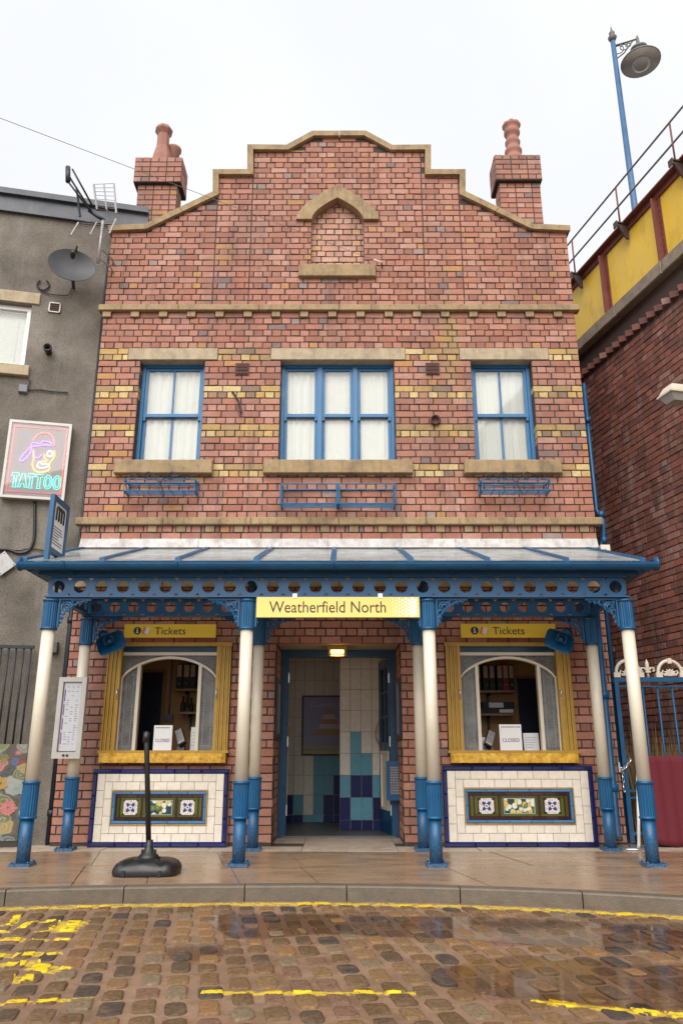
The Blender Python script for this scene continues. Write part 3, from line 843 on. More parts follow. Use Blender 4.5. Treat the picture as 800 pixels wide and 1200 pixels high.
# niche arch: two curved stones, and its sill
def arc_pts(hw, z_s, z_a, n=12):
    pts = []
    for i in range(n+1):
        t = i/n; z = z_s + (z_a-z_s)*t; pts.append((hw*(1-t**1.75), z))
    return pts
zo_a = at(395,216,-.05)[1]; hwo = (at(443,259)[0]-at(347,259)[0])/2
outer = arc_pts(hwo, nspr, zo_a); inner = arc_pts((NIX1-NIX0)/2-.004, nspr, at(395,234)[1])
for s in (-1, 1):
    po = [(ncx+s*x+(.002*s), z) for x, z in outer]; pi_ = [(ncx+s*x+(.002*s), z) for x, z in inner]
    poly = pi_[::-1] + po if s < 0 else po + pi_[::-1]
    if s < 0: poly = poly[::-1]
    mb = MB(); mb.prism(poly, -.045, .09); mb.build('arch_stone', M_STONE, st)
a, b = at(350,316,-.05)[0], at(440,316,-.05)[0]
mb = MB(); mb.bbox(a, b, -.06, .10, at(395,323,-.06)[1], at(395,309,-.06)[1], .008); mb.build('niche_sill', M_STONE, st)

# upper windows
def sash_window(x0, x1, z0, z1, cols, name='window', muntin=True):
    y = .12; f = .042; fm = MB()
    fm.box(x0+.004, x0+f, y, y+.09, z0+.01, z1); fm.box(x1-f, x1-.004, y, y+.09, z0+.01, z1)
    fm.box(x0+f, x1-f, y+.002, y+.09, z1-f, z1); fm.box(x0+f, x1-f, y-.01, y+.09, z0+.01, z0+.035)
    fw = fm.build(name, M_BLUEW, st)
    zm = (z0+z1)/2 - .01; iw = (x1-x0-2*f)/cols; mull = .026 if cols > 1 else 0
    mb = MB()
    for c in range(1, cols): mb.box(x0+f+iw*c-mull, x0+f+iw*c+mull, y-.006, y+.085, z0+.036, z1-f)
    if cols > 1: mb.build('mullion', M_BLUEW, fw)
    for c in range(cols):
        a, b = x0+f+iw*c+(mull if c else 0)+.001, x0+f+iw*(c+1)-(mull if c < cols-1 else 0)-.001
        for up in (0, 1):
            ya = y + (.022 if up else .052) ; za, zb = (zm-.02, z1-f-.001) if up else (z0+.036, zm+.02); s = .034
            sm = MB(); yb = ya+.028
            sm.box(a, a+s, ya, yb, za, zb); sm.box(b-s, b, ya, yb, za, zb)
            sm.box(a+s, b-s, ya+.001, yb, zb-s, zb); sm.box(a+s, b-s, ya-(.012 if up else 0)+.001, yb, za, za+s+(.004 if up else .012))
            if muntin: sm.box((a+b)/2-.011, (a+b)/2+.011, ya+.004, yb, za+s, zb-s)
            if up:                                        # horns of the upper sash
                for h in (a+.001, b-s+.001): sm.prism([(h, za-.04), (h+s-.006, za-.04), (h+s-.002, za), (h, za)], ya+.003, yb-.003)
            sm.build('sash', M_BLUEW, fw)
            px_ = [(a+s, (a+b)/2-.011), ((a+b)/2+.011, b-s)] if muntin else [(a+s, b-s)]
            for p, q in px_:
                gm = MB(); gm.box(p-.003, q+.003, ya+.012, ya+.016, za+s-.003, zb-s+.003); gm.build('pane', M_GLASS, fw)
    cm = MB(); n = int((x1-x0)/.012); pts = []
    for i in range(n+1):
        X = x0+f + (x1-x0-2*f)*i/n; pts.append((X, y+.098 + (.007+.005*math.sin(X*5+x0*3))*math.sin(X*(52+9*math.sin(x0*7))+2.2*math.sin(X*(13+3*x0)+x0)) + .002*math.sin(X*151)))
    cm.add([(X, Y, z0+.02) for X, Y in pts] + [(X, Y, z1-.02) for X, Y in pts], [(i, i+1, i+n+2, i+n+1) for i in range(n)], 0, True)
    cm.build('curtain', M_CURT, fw)
for i, w in enumerate(WINS): sash_window(*w, 3 if i == 1 else 1, muntin=(i != 1))
# air bricks, round vent, cable stubs
def vent(px, py, s):
    x, z = at(px, py); mb = MB(); mb.box(x-s, x+s, -.014, .01, z-s*.95, z+s*.95)
    o = mb.build('air_brick', M_TERRAV, st); h = MB()
    for i in range(3):
        for j in range(3): h.box(x-s*.8+s*.55*i, x-s*.8+s*.55*i+s*.42, -.022, -.013, z-s*.78+s*.54*j, z-s*.78+s*.54*j+s*.40)
    h.build('grille', M_TERRAV, o)
vent(284, 433, .080); vent(506.5, 432.5, .080)
x, z = at(509.5, 493); mb = MB(); mb.lathe([(.05,0),(.055,.03),(.062,.035),(.062,.05),(.045,.052),(.045,.02)], (x, .01, z), 14, M=Matrix.Rotation(R(90),4,'X')); mb.build('round_vent', M_TERRAV, st)

# chimneys
def chimney(px0, px1, capx0, capx1, pot, yb):
    x0, x1 = at(px0, 240, yb)[0], at(px1, 240, yb)[0]; c0, c1 = at(capx0, 200, yb-.06)[0], at(capx1, 200, yb-.06)[0]
    zt = at(px0, 184 if pot == 'oct' else 181, yb-.06)[1]; zc = at(px0, 213 if pot == 'oct' else 210.5, yb-.06)[1]
    d = .27; zl = 6.3
    core = MB(); core.box(x0+.006, x1-.006, yb+.007, yb+d-.007, zl, zc); core.box(c0+.006, c1-.006, yb-.053, yb+d+.053, zc, zt-.01)
    ch = core.build('chimney', M_MORTAR, st)
    bk = MB()
    def shell(a, b, ya, yb_, z0, z1):
        k = 0; z = z1
        while z > z0 + .03:
            zb = z; za = max(z - CO, z0); w = UN if k % 2 else UN/2
            for face in range(4):
                lo, hi = (a, b) if face < 2 else (ya+.015, yb_-.015)
                p = lo
                while p < hi - .03:
                    e = min(p+w, hi); e = hi if hi-e < .05 else e
                    q0, q1 = p+JO/2, e-JO/2; dd = rb.uniform(-.002,.002)
                    if face == 0: bk.box(q0, q1, ya+dd, ya+.02, za+JO/2, zb-JO/2)
                    elif face == 1: bk.box(q0, q1, yb_-.02, yb_+dd, za+JO/2, zb-JO/2)
                    elif face == 2: bk.box(a+dd, a+.02, q0, q1, za+JO/2, zb-JO/2)
                    else: bk.box(b-.02, b+dd, q0, q1, za+JO/2, zb-JO/2)
                    p = e
            z = za; k += 1
    shell(x0, x1, yb, yb+d, zl+.4, zc-.001); shell(c0, c1, yb-.06, yb+d+.06, zc+.001, zt)
    bk.build('brickwork', M_RED, ch, kind='stuff')
    xm, ym = (x0+x1)/2, yb+d/2
    if pot == 'oct':
        xm = at(191.5, 170, ym)[0]; h = at(191, 151, ym)[1] - zt
        pm = MB(); pm.lathe([(.15,0),(.135,h*.2),(.098,h*.44),(.09,h*.47),(.085,h*.80),(.125,h*.90),(.125,h*.93),(.10,h),(.08,h*.99),(.08,h*.8)], (xm, ym-.02, zt-.01), 8, smooth=False)
        pm.build('chimney_pot', M_TERRA, ch)
        pm = MB(); pm.lathe([(.09,0),(.085,h*.50),(.11,h*.55),(.11,h*.6),(.08,h*.62)], (xm+.13, ym+.09, zt-.01), 12); pm.build('chimney_pot', M_TERRA, ch)
    else:
        xm = at(600, 165, ym)[0]; h = at(600, 145, ym)[1] - zt
        pf = [(.17,0)]
        for i in range(25):
            t = i/24; pf.append((.128 - .035*min(1, t*1.7) + .030*max(0, t-.7)/.3 + .012*math.sin(t*26), h*(.05+.90*t)))
        pf += [(.10, h*.95), (.09, h*.7)]
        pm = MB(); pm.lathe(pf, (xm, ym, zt-.01), 14); pm.build('chimney_pot', M_TERRA, ch)
        crown = MB()
        for k in range(7):
            w = 2*math.pi*k/7; crown.lathe([(.04,0),(.036,.04),(.012,.06)], (xm+.085*math.cos(w), ym+.085*math.sin(w), zt+h*.92), 7)
        crown.build('pot_crown', M_TERRA, ch)
chimney(159.5, 206.5, 157, 213, 'oct', .55)
chimney(586, 635, 580, 634.5, 'round', .55)

# ------------------------------------------------------------------ entrance lobby
LBY = 2.8
lb = MB()
lb.box(-1.05, -.87, .78, LBY, 0, 2.4); lb.box(.87, 1.05, .78, LBY, 0, 2.4)
lb.box(-.87, .87, LBY, LBY+.1, 0, 2.4); lb.box(-.87, .87, .80, LBY, 2.22, 2.4)
lb.box(-.87, -.668, .782, .86, 0, 2.22); lb.box(.658, .87, .782, .86, 0, 2.22); lb.box(-.668, .658, .79, .86, 2.03, 2.22)
lb.build('lobby_wall', paint('lobby_plaster', (.40,.36,.32), .9, .05, 3), st)
sf = MB(); sf.box(DOOR[0]-.001, DOOR[1]+.001, .262, .785, 2.021, 2.10); sf.build('soffit', paint('soffit_board', (.36,.28,.17), .8, .1, 4), st)
fl = MB(); fl.box(-.87, .87, .80, LBY, -.02, .012); fl.box(-.62,.62,.78,.80,-.02,.02); fl.build('lobby_floor', M_FLOORV, st)
def tile_wall(x0, x1, y, z0, z1, tw, th, colour, xoff=0, zoff=0):
    bk = MB(); bk.box(x0, x1, y, y+.02, z0, z1); w = bk.build('tiled_wall', M_GROUT, st)
    x = x0 + xoff; i = 0
    while x < x1 - .01:
        z = z0 + zoff; j = 0
        while z < z1 - .01:
            a, b, c, d = max(x, x0)+.0025, min(x+tw, x1)-.0025, max(z, z0)+.0025, min(z+th, z1)-.0025
            if b-a > .01 and d-c > .01:
                mb = MB(); mb.bbox(a, b, y-.007, y+.001, c, d, .0015); mb.build('wall_tile', colour(i, j), w)
            z += th; j += 1
        x += tw; i += 1
# tile colours read from the photograph, column by column from the floor up
def col_left(i, j):
    T = {0:'NT', 1:'T', 2:'TTTT', 3:'NNTT', 4:'NNNT', 5:'NNNT', 6:'NN'}; s = T.get(i, 'NN')
    return {'N': M_TDEEP, 'T': M_TTEAL}.get(s[j] if j < len(s) else 'W', M_TWHITE)
def col_right(i, j):
    T = {0:'NNT', 1:'NTNTT', 2:'NTNT', 3:'NNT', 4:'NT'}; s = T.get(i, 'N')
    return {'N': M_TDEEP, 'T': M_TTEAL}.get(s[j] if j < len(s) else 'W', M_TWHITE)
YLW, YRW = 2.5, 1.47
xa = at(337, 950, YLW)[0]; xb = at(400, 950, YLW)[0]; xs_ = at(398, 950, YRW)[0]
tw_l = at(360.4, 950, YLW)[0] - at(348.6, 950, YLW)[0]; zl1 = at(360, 955, YLW)[1]; zl2 = at(360, 931.5, YLW)[1]
tile_wall(-.86, xb+.25, YLW, .014, 2.21, tw_l, zl2-zl1, lambda i, j: col_left(i-7+7-int(round((at(337.5,950,YLW)[0]+.86)/tw_l)), j), 0, zl1-.014-(zl2-zl1)+0.0)
tw_r = at(423.6, 950, YRW)[0] - at(410.6, 950, YRW)[0]; zr1 = at(420, 961, YRW)[1]; zr2 = at(420, 934.5, YRW)[1]
tile_wall(xs_, .86, YRW, .014, 2.21, tw_r, zr2-zr1, col_right, at(410.6,950,YRW)[0]-xs_-tw_r, zr1-.014-(zr2-zr1))
pw = MB(); pw.box(xs_, xs_+.06, YRW+.021, LBY, .014, 2.21); pw.build('partition_wall', M_TWHITE, st)
# door frame and the two leaves, opened inwards
y = .785
df = MB(); ja, jb = -.664, .654
df.box(ja, ja+.085, y, y+.10, .0, 2.018); df.box(jb-.075, jb, y, y+.10, .0, 2.018); df.box(ja+.085, jb-.075, y+.002, y+.10, 1.935, 2.018)
df.build('door_frame', M_BLUED, st)
def leaf(side):
    hx = (ja+.087) if side < 0 else (jb-.077); W, T = .55, .045
    ang = R(97 if side < 0 else 80); s = -side
    M = Matrix.Translation((hx, y+.095, 0)) @ Matrix.Rotation(ang if side < 0 else -ang, 4, 'Z')
    def bx(mb, a, b, c, d, e, f): mb.box(*sorted((s*a, s*b)), c, d, e, f)
    m = MB(M)
    bx(m, 0, .09, 0, T, .02, 1.94); bx(m, W-.09, W, 0, T, .02, 1.94)
    for z0, z1 in ((.02,.28),(.88,1.0),(1.84,1.94)): bx(m, .09, W-.09, .001, T-.001, z0, z1)
    d = m.build('door', M_BLUED, st)
    m = MB(M)
    for z in (1.28, 1.56): bx(m, .09, W-.09, .008, T-.008, z-.012, z+.012)
    bx(m, W/2-.012, W/2+.012, .007, T-.007, 1.0, 1.84); m.build('glazing_bar', M_BLUED, d)
    m = MB(M); bx(m, .09, W-.09, .02, .025, 1.0, 1.84); m.build('pane', M_GLASS, d)
    m = MB(M); bx(m, .09, W-.09, .010, T-.010, .28, .88); m.build('panel', M_CREAM, d)
    m = MB(M)
    for a0, a1, z0, z1 in ((.07,.10,.26,.90),(W-.10,W-.07,.26,.90),(.10,W-.10,.26,.29),(.10,W-.10,.87,.90)): bx(m, a0, a1, -.008, T+.008, z0, z1)
    m.build('panel_moulding', M_CREAM, d)
    m = MB(M); yy = -.05 if side < 0 else -.05
    for q in (-1, 1):
        yh = -.055 if q < 0 else T+.055
        pts = [Vector((s*(W-.045), (0 if q < 0 else T), .95))] + [Vector((s*(W-.045), yh*math.sin(math.pi*i/10)+(0 if q < 0 else T*(1-math.sin(math.pi*i/10))), .95+.30*i/10)) for i in range(1,10)] + [Vector((s*(W-.045), (0 if q < 0 else T), 1.25))]
        m.tube([tuple(p) for p in pts], .009, 7)
    m.build('handle', M_BRASS, d)
    m = MB()
    for z in (.28, 1.0, 1.70): m.box(*((hx+.001, hx+.012) if side < 0 else (hx-.012, hx-.001)), y-.004, y+.06, z-.055, z+.055)
    m.build('hinge', M_CHROME, d)
leaf(-1); leaf(1)

# ------------------------------------------------------------------ ticket windows with their rooms
def ticket_window(x0, x1, left):
    z0, z1 = TKZ; cx = (x0+x1)/2
    rm = MB(); Y = 1.35
    rx0, rx1 = x0-.12, x1+.12
    if left: rx1 = min(rx1, -.90)
    else: rx0 = max(rx0, .90)
    rm.box(rx0-.05, rx0, .262, Y, .3, 2.3); rm.box(rx1, rx1+.05, .262, Y, .3, 2.3); rm.box(rx0-.05, rx1+.05, Y, Y+.05, .3, 2.3)
    rm.box(rx0, rx1, .262, Y, 2.28, 2.33); rm.box(rx0, rx1, .262, Y, .28, .33)
    rm.build('room_wall', M_WALLY, st)
    tw = MB(); 
    yf = -.03
    tw.box(x0-.005, x1+.005, yf-.012, .10, z1-.036, z1+.002)                       # gold head rail
    o = tw.build('ticket_window', M_GOLD, st)
    sa = .15
    for s in (-1, 1):                                                             # folded shutters
        sm = MB(); e0 = x0 if s < 0 else x1-sa
        n = 6; wv = (sa-.03)/n; b0 = e0 if s < 0 else e0+.03
        for i in range(n):
            sm.box(b0+wv*i+.002, b0+wv*(i+1)-.002, yf-.018+(.010 if i % 2 else 0), yf+.05, z0+.02, z1-.038)
        sb_ = e0+sa-.03 if s < 0 else e0
        sm.box(sb_, sb_+.03, yf-.024, yf+.06, z0+.02, z1-.038)
        sm.build('shutter', M_GOLD, o)
        hm = MB(); hx = sb_+.015
        zc = z0 + .58
        hm.tube([(hx, yf-.022, zc-.05), (hx, yf-.045, zc-.035), (hx, yf-.045, zc+.035), (hx, yf-.022, zc+.05)], .006, 6)
        hm.lathe([(.010,-.004),(.010,.004)], (hx, yf-.026, zc-.05), 8); hm.lathe([(.010,-.004),(.010,.004)], (hx, yf-.026, zc+.05), 8)
        hm.build('shutter_handle', M_CHROME, o)
    wx0, wx1 = x0+sa, x1-sa
    hb = MB(); hb.box(wx0, wx1, .02, .10, z1-.094, z1-.037); hb.build('header', M_BLUED, o)
    cr = MB(); cr.box(wx0, wx1, .005, .08, z1-.128, z1-.096)
    zt = z1-.128; zs_ = zt-.225; hw = (wx1-wx0)/2
    ap, ai = [], []
    for i in range(25):
        a = -1 + 2*i/24; ap.append((cx+hw*a, zs_ + .215*(1-a*a)**.75 if abs(a) < 1 else zs_)); 
    for i in range(24):
        (a, b), (c, d) = ap[i], ap[i+1]
        cr.hull8([(a,.008,b-.026),(c,.008,d-.026),(c,.07,d-.026),(a,.07,b-.026),(a,.008,b+.0),(c,.008,d+.0),(c,.07,d+.0),(a,.07,b+.0)])
    mx0, mx1 = cx - hw*.645, cx + hw*.645
    def ah(x): 
        a = (x-cx)/hw; return zs_ + .215*max(0, 1-a*a)**.75
    for m in (mx0, mx1): cr.box(m-.017, m+.017, .006, .075, z0+.02, ah(m)-.012)
    cr.box(wx0, wx0+.012, .012, .07, z0+.02, zs_); cr.box(wx1-.012, wx1, .012, .07, z0+.02, zs_)
    cr.build('window_frame', M_CREAM, o)
    for a, b in ((wx0+.012, mx0-.017), (mx1+.017, wx1-.012)):                     # etched side lights
        n = 6; pts = [(a, z0+.02), (b, z0+.02)] + [(b+(a-b)*i/n, ah(b+(a-b)*i/n)-.024) for i in range(n+1)]
        g = MB(); g.prism(pts, .036, .041); p = g.build('etched_pane', M_ETCH, o)
        # the bead pattern etched round the pane
        e = MB(); inn = .035; bl = [(a+inn, z0+.06), (b-inn, z0+.06), (b-inn, ah(b-inn)-.075), (a+inn, ah(a+inn)-.075), (a+inn, z0+.06)]
        if ah(a) > ah(b): pass
        for (p0, q0), (p1, q1) in zip(bl[:-1], bl[1:]):
            L = math.hypot(p1-p0, q1-q0); k = max(1, int(L/.020))
            for i in range(k):
                X, Z = p0+(p1-p0)*(i+.5)/k, q0+(q1-q0)*(i+.5)/k; e.box(X-.006, X+.006, .0335, .0365, Z-.006, Z+.006)
        e.build('etched_border', M_GREYINK, o, kind='stuff')
    for s in (-1, 1):                                                             # corner lights over the arch
        pts = [(cx+s*hw*.05, zt-.001)] + [(cx+s*hw*(.05+.95*i/8), ah(cx+s*hw*(.05+.95*i/8))) for i in range(9)] + [(cx+s*hw, zt-.001)]
        pts = pts if s > 0 else pts[::-1]
        g = MB(); g.prism(pts, .036, .041); g.build('corner_pane', M_ETCH, o)
    sl = MB(); sl.box(x0-.012, x1+.012, -.075, .12, z0-.005, z0+.02); sl.build('sill_rail', M_GOLD, o)
    n = 12; sl = MB(); zb = z0-.098
    pts = [(x0+.01, .0), (x0+.01, -.085), (x0+.05, -.105), (x1-.05, -.105), (x1-.01, -.085), (x1-.01, .0)]
    sl.slab(pts, zb, z0-.006); sl.build('marbled_sill', M_MARBLE, o)
    ct = MB(); ct.box(rx0, rx1, .262, .62, z0-.08, z0-.03); ct.box(x0+.02, x1-.02, .12, .262, z0-.08, z0-.03); ct.build('counter', paint('counter_top', (.22,.17,.13), .5, .1, 8), o)
    return o, rx0, rx1, Y
OL = ticket_window(*TKL, True); OR_ = ticket_window(*TKR, False)

def sub(name, me, parent, loc=(0,0,0), rot=None):
    "a piece placed in its parent's own metres"
    o = bpy.data.objects.new(name, me); COL.objects.link(o); o.parent = parent; o.location = loc
    if rot: o.rotation_euler = rot
    WM[o.name] = Matrix(); return o

# ================================================================== CANOPY
CY, RY = -1.36, -.32
cn = thing('canopy', 'blue iron station canopy on cream columns across the ground floor of the brick house', 'canopy', (0,-.84,0))
za, zb = at(30, 958, CY)[1], at(30, 917, CY)[1]
zc, zd = 1.93, 2.205
def mesh_lathe(name, prof, m, n=16, rib=0.0):
    mb = MB(); mb.lathe(prof, n=n, rib=rib, smooth=not rib); return mb.mesh(name, m)
m_shaft = mesh_lathe('column', [(.0565,zb-.01),(.0555,zc+.01)], M_CREAM, 20)
m_base = mesh_lathe('column_base', [(.055,.02),(.054,za)], M_BLUE, 18)
m_slv = mesh_lathe('fluted_sleeve', [(.066,za),(.067,zb)], M_BLUE, 40, .07)
m_cap = mesh_lathe('capital', [(.066,zc+.012),(.065,zd-.02)], M_BLUE, 40, .08)
def rings(zz, r):
    mb = MB()
    for z in zz: mb.lathe([(r-.012,z-.012),(r,z-.008),(r,z+.008),(r-.012,z+.012)], n=20)
    return mb
m_ring = [rings((z,), .074).mesh('collar', M_BLUE) for z in (za, zb)]
m_ring2 = [rings((z,), .074).mesh('capital_ring', M_BLUE) for z in (zc+.008, zd-.016)]
mb = MB(); mb.box(-.082,.082,-.082,.082,.001,.026)
for sx in (-1,1):
    for sy in (-1,1): mb.lathe([(.010,.026),(.010,.040)], (sx*.066, sy*.066, 0), 6)
m_plate = mb.mesh('base_plate', M_BLUE)
COLX = (-2.575, -.812, .806, 2.575)
for y in (CY, RY):
    for x in COLX:
        c = put('column', m_shaft, (x, y, 0), cn)
        for nm, me in (('column_base', m_base), ('fluted_sleeve', m_slv), ('collar', m_ring[0]), ('collar', m_ring[1]), ('capital', m_cap), ('capital_ring', m_ring2[0]), ('capital_ring', m_ring2[1]), ('base_plate', m_plate)):
            sub(nm, me, c)
def holed(mb, x0, x1, z0, z1, y, holes, r, t=.008):
    "a plate standing on edge with round holes through it"
    n = 16; edges = [x0] + [(a+b)/2 for a, b in zip(holes[:-1], holes[1:])] + [x1]; zm = (z0+z1)/2
    for h, a, b in zip(holes, edges[:-1], edges[1:]):
        vs = []; 
        for yy in (y-t/2, y+t/2):
            for i in range(n):
                w = 2*math.pi*(i+.5)/n; c, s = math.cos(w), math.sin(w); vs.append((h+r*c, yy, zm+r*s))
            for i in range(n):
                w = 2*math.pi*(i+.5)/n; c, s = math.cos(w), math.sin(w)
                k = max(abs(c), abs(s)); c, s = c/k, s/k
                vs.append(((b if c > 0 else a) if abs(c) > .999 else h+c*((b-h) if c > 0 else (h-a)), yy, zm+s*(z1-z0)/2))
        f = []
        for i in range(n):
            j = (i+1) % n
            f += [(i, j, n+j, n+i), (2*n+j, 2*n+i, 3*n+i, 3*n+j), (j, i, 2*n+i, 2*n+j)]
        # corners of the cell
        mb.add(vs, f)
        for yy in (y-t/2, y+t/2):
            pass
def cells(x0, x1, z0, z1, y, hs, r):
    mb = MB(); holed(mb, x0, x1, z0, z1, y, hs, r)
    return mb
hs = [.0 + (k-13)*.1935 - .01 for k in range(27)]
for y, zz0, zz1, hx, r in ((CY, 2.232, 2.405, hs, .056), (RY, 2.232, 2.405, [(k-13)*.1915-.01 for k in range(27)], .052)):
    mb = cells(-2.62, 2.60, zz0, zz1, y, hx, r)
    b = mb.build('front_beam' if y == CY else 'rear_beam', M_BLUE, cn)
    f = MB(); f.box(-2.63, 2.61, y-.035, y+.035, zz1, zz1+.012); f.box(-2.63, 2.61, y-.045, y+.045, zz0-.014, zz0); f.build('flange', M_BLUE, b)
for x in COLX:                                            # beams running back to the wall
    mb = MB(Matrix(((0,1,0,x),(1,0,0,0),(0,0,1,0),(0,0,0,1))))
    holed(mb, CY+.05, RY-.04, 2.24, 2.40, 0, [CY+.17+.19*k for k in range(5)], .052)
    b = mb.build('side_beam', M_BLUE, cn)
    f = MB(); f.box(x-.035, x+.035, CY+.05, RY-.05, 2.401, 2.412); f.box(x-.035, x+.035, CY+.05, RY-.05, 2.226, 2.239)
    f.box(x-.03, x+.03, RY+.05, -.005, 2.24, 2.40); f.build('flange', M_BLUE, b)
def bracket_mesh(w, h, n=16):
    "pierced scroll bracket: top bar and leg with scrolls between, corner at (0, 0), reaching +x and -z"
    mb = MB(); t = .0075
    def ring(cx, cz, r, a0=0, a1=360, rr=t):
        k = max(6, int(abs(a1-a0)/30)); P = [(cx+r*math.cos(R(a0+(a1-a0)*i/k)), 0, cz+r*math.sin(R(a0+(a1-a0)*i/k))) for i in range(k+1)]
        mb.tube(P, rr, 5)
    mb.box(0, w, -.012, .012, -.016, 0); mb.box(0, .016, -.012, .012, -h, -.016)
    # hollow curve from the tip of the bar to the foot of the leg
    P = []
    for i in range(n+1):
        a = math.pi/2*i/n; P.append((w*(1-math.sin(a))*.96+.012, 0, -h*(1-math.cos(a))*.96-.016))
    mb.tube(P, t, 5)
    k = min(w, h)
    ring(.26*k+.01, -.26*k-.01, .17*k); ring(.26*k+.01, -.26*k-.01, .08*k)
    for i, f in enumerate((.50, .68, .84)):
        rr = (.085, .055, .035)[i]*k
        if w > .12: ring(w*f, -.016-rr-.004, rr)
        ring(.016+rr+.004, -h*f, rr)
    mb.tube([(.02,0,-.02),(.45*w,0,-.28*h)], t, 5); mb.tube([(.02,0,-.02),(.28*w,0,-.45*h)], t, 5)
    mb.tube([(.42*w,0,-.02),(.30*w,0,-.18*h)], t*.8, 5); mb.tube([(.02,0,-.42*h),(.18*w,0,-.30*h)], t*.8, 5)
    return mb
bm = {k: bracket_mesh(*k).mesh('scroll_bracket', M_BLUE) for k in ((.29,.255),(.10,.255))}
for y in (CY, RY):
    for i, x in enumerate(COLX):
        for s in (-1, 1):
            if (i == 0 and s < 0) or (i == 3 and s > 0): continue
            small = y == CY and ((i == 1 and s > 0) or (i == 2 and s < 0))
            o = put('scroll_bracket', bm[(.10,.255) if small else (.29,.255)], (x+s*.068, y, zd+.008), cn)
            if s < 0: o.rotation_euler = (0,0,math.pi)
# eaves: fascia, gutter with its returns
GY, GZ = -1.53, 2.478
mb = MB(); mb.box(-2.70, 2.70, CY-.05, CY-.02, 2.418, 2.49); mb.box(-2.71, 2.71, CY-.11, CY-.051, 2.452, 2.478)
for s in (-1, 1): mb.box(*sorted((s*2.66, s*2.70)), CY-.019, -.01, 2.418, 2.49)
mb.build('fascia', M_BLUED, cn)
def gutter(P0, P1, nrm):
    mb = MB(); n = 8; d = (Vector(P1)-Vector(P0)); vs = []
    for q in (Vector(P0), Vector(P1)):
        for r in (.062, .054):
            for i in range(n+1):
                a = math.pi*i/n; vs.append(q + Vector(nrm)*(r*math.cos(a)) + Vector((0,0,.022 - r*math.sin(a))))
    m = 2*(n+1); f = []
    for i in range(n):
        f += [(i, i+1, m+i+1, m+i), (n+1+i+1, n+1+i, m+n+1+i, m+n+2+i)]
        f += [(i, n+1+i, n+2+i, i+1), (m+i+1, m+n+2+i, m+n+1+i, m+i)]
    f += [(0, m, m+n+1, n+1), (n, n+n+1, m+2*n+1, m+n)]
    mb.add(vs, f); return mb
g = gutter((-2.83, GY, GZ), (2.83, GY, GZ), (0,1,0)); go = g.build('gutter', M_BLUE, cn)
for x in (-2.828, 2.828): mb = MB(); mb.lathe([(.064,-.010),(.064,.010)], (x, GY, GZ+.015), 16, M=Matrix.Rotation(R(90),4,'Y')); mb.build('gutter_end', M_BLUE, go)
for x in (-2.42,-1.42,-.04,1.32,2.30):
    mb = MB(); mb.tube([(x, GY+.066*math.cos(math.pi*i/8), GZ+.023-.066*math.sin(math.pi*i/8)) for i in range(9)], .007, 5); mb.build('gutter_joint', M_BLUE, go)
for s in (-1, 1): gutter((s*2.76, GY+.07, GZ), (s*2.76, -.02, GZ), (1,0,0)).build('side_gutter', M_BLUE, cn)
mb = MB()
for k in range(15):
    x = -2.5 + k*.357; mb.lathe([(.012,0),(.008,.008)], (x, CY-.11, 2.465), 6, M=Matrix.Rotation(R(90),4,'X'))
mb.build('bolt', M_GALV, cn, kind='stuff')
# glass roof
zw, zg = 3.015, 2.525
bars = [at(p, 643, 0)[0] for p in (98,172,244,319,392,466,539,614,687)]
yw, yg = -.015, -1.52
for k, x in enumerate(bars):
    mb = MB(); w = .024
    mb.hull8([(x-w,yg,zg-.02),(x+w,yg,zg-.02),(x+w,yw,zw-.02),(x-w,yw,zw-.02),(x-w,yg,zg+.028),(x+w,yg,zg+.028),(x+w,yw,zw+.028),(x-w,yw,zw+.028)])
    mb.build('glazing_bar', M_BLUE, cn)
for a, b in zip(bars[:-1], bars[1:]):
    mb = MB(); a += .02; b -= .02
    mb.hull8([(a,yg+.01,zg),(b,yg+.01,zg),(b,yw,zw),(a,yw,zw),(a,yg+.01,zg+.008),(b,yg+.01,zg+.008),(b,yw,zw+.008),(a,yw,zw+.008)])
    mb.build('roof_pane', M_ROOFG, cn)
x = -2.84
for w in (1.30, 1.42, 1.40, 1.56):
    mb = MB(); mb.hull8([(x+.002,-.05,zw+.012),(x+w-.002,-.05,zw+.012),(x+w-.002,.02,zw+.012),(x+.002,.02,zw+.012),(x+.002,-.016,zw+.118),(x+w-.002,-.018,zw+.118),(x+w-.002,.02,zw+.118),(x+.002,.02,zw+.118)])
    mb.build('lead_flashing', M_LEAD, cn); x += w

# ================================================================== SIGNS
def rect_of(x0, y0, x1, y1, Y, fr=W0):
    a = at(x0, y1, Y, fr); b = at(x1, y0, Y, fr); return a[0], b[0], a[1], b[1]
sx0, sx1, sz0, sz1 = rect_of(300, 699.5, 491, 723.5, -1.42)
s = thing('station_sign', 'long yellow sign reading Weatherfield North under the middle of the blue front beam', 'sign', ((sx0+sx1)/2, -1.42, sz0))
mb = MB(); mb.bbox(sx0, sx1, -1.42, -1.39, sz0, sz1, .003); mb.build('board', M_SIGNY, s)
w = sx1-sx0; h = sz1-sz0
text('Weatherfield North', sx0+w*.078, -1.4215, sz0+h*.24, h*.80, M_INK, s, w*.715)
mb = MB(); n = 9
for i in range(n):
    for j in range(6):
        r = h*.030 + h*.062*(i/(n-1)); X = sx0 + w*(.838 + .156*i/(n-1)); Z = sz0 + h*(.09+.164*j + (.082 if i % 2 else 0))
        if Z + r < sz1 and X + r < sx1 and Z - r > sz0:
            mb.prism([(X+r*math.cos(2*math.pi*k/8), Z+r*math.sin(2*math.pi*k/8)) for k in range(8)], -1.4215, -1.4195)
mb.build('dot_pattern', M_WHITE, s)
mb = MB()
for f in (.235, .76): mb.box(sx0+w*f-.02, sx0+w*f+.02, -1.425, -1.385, sz1-.012, sz1+.03)
mb.build('hanger', M_WHITE, s)
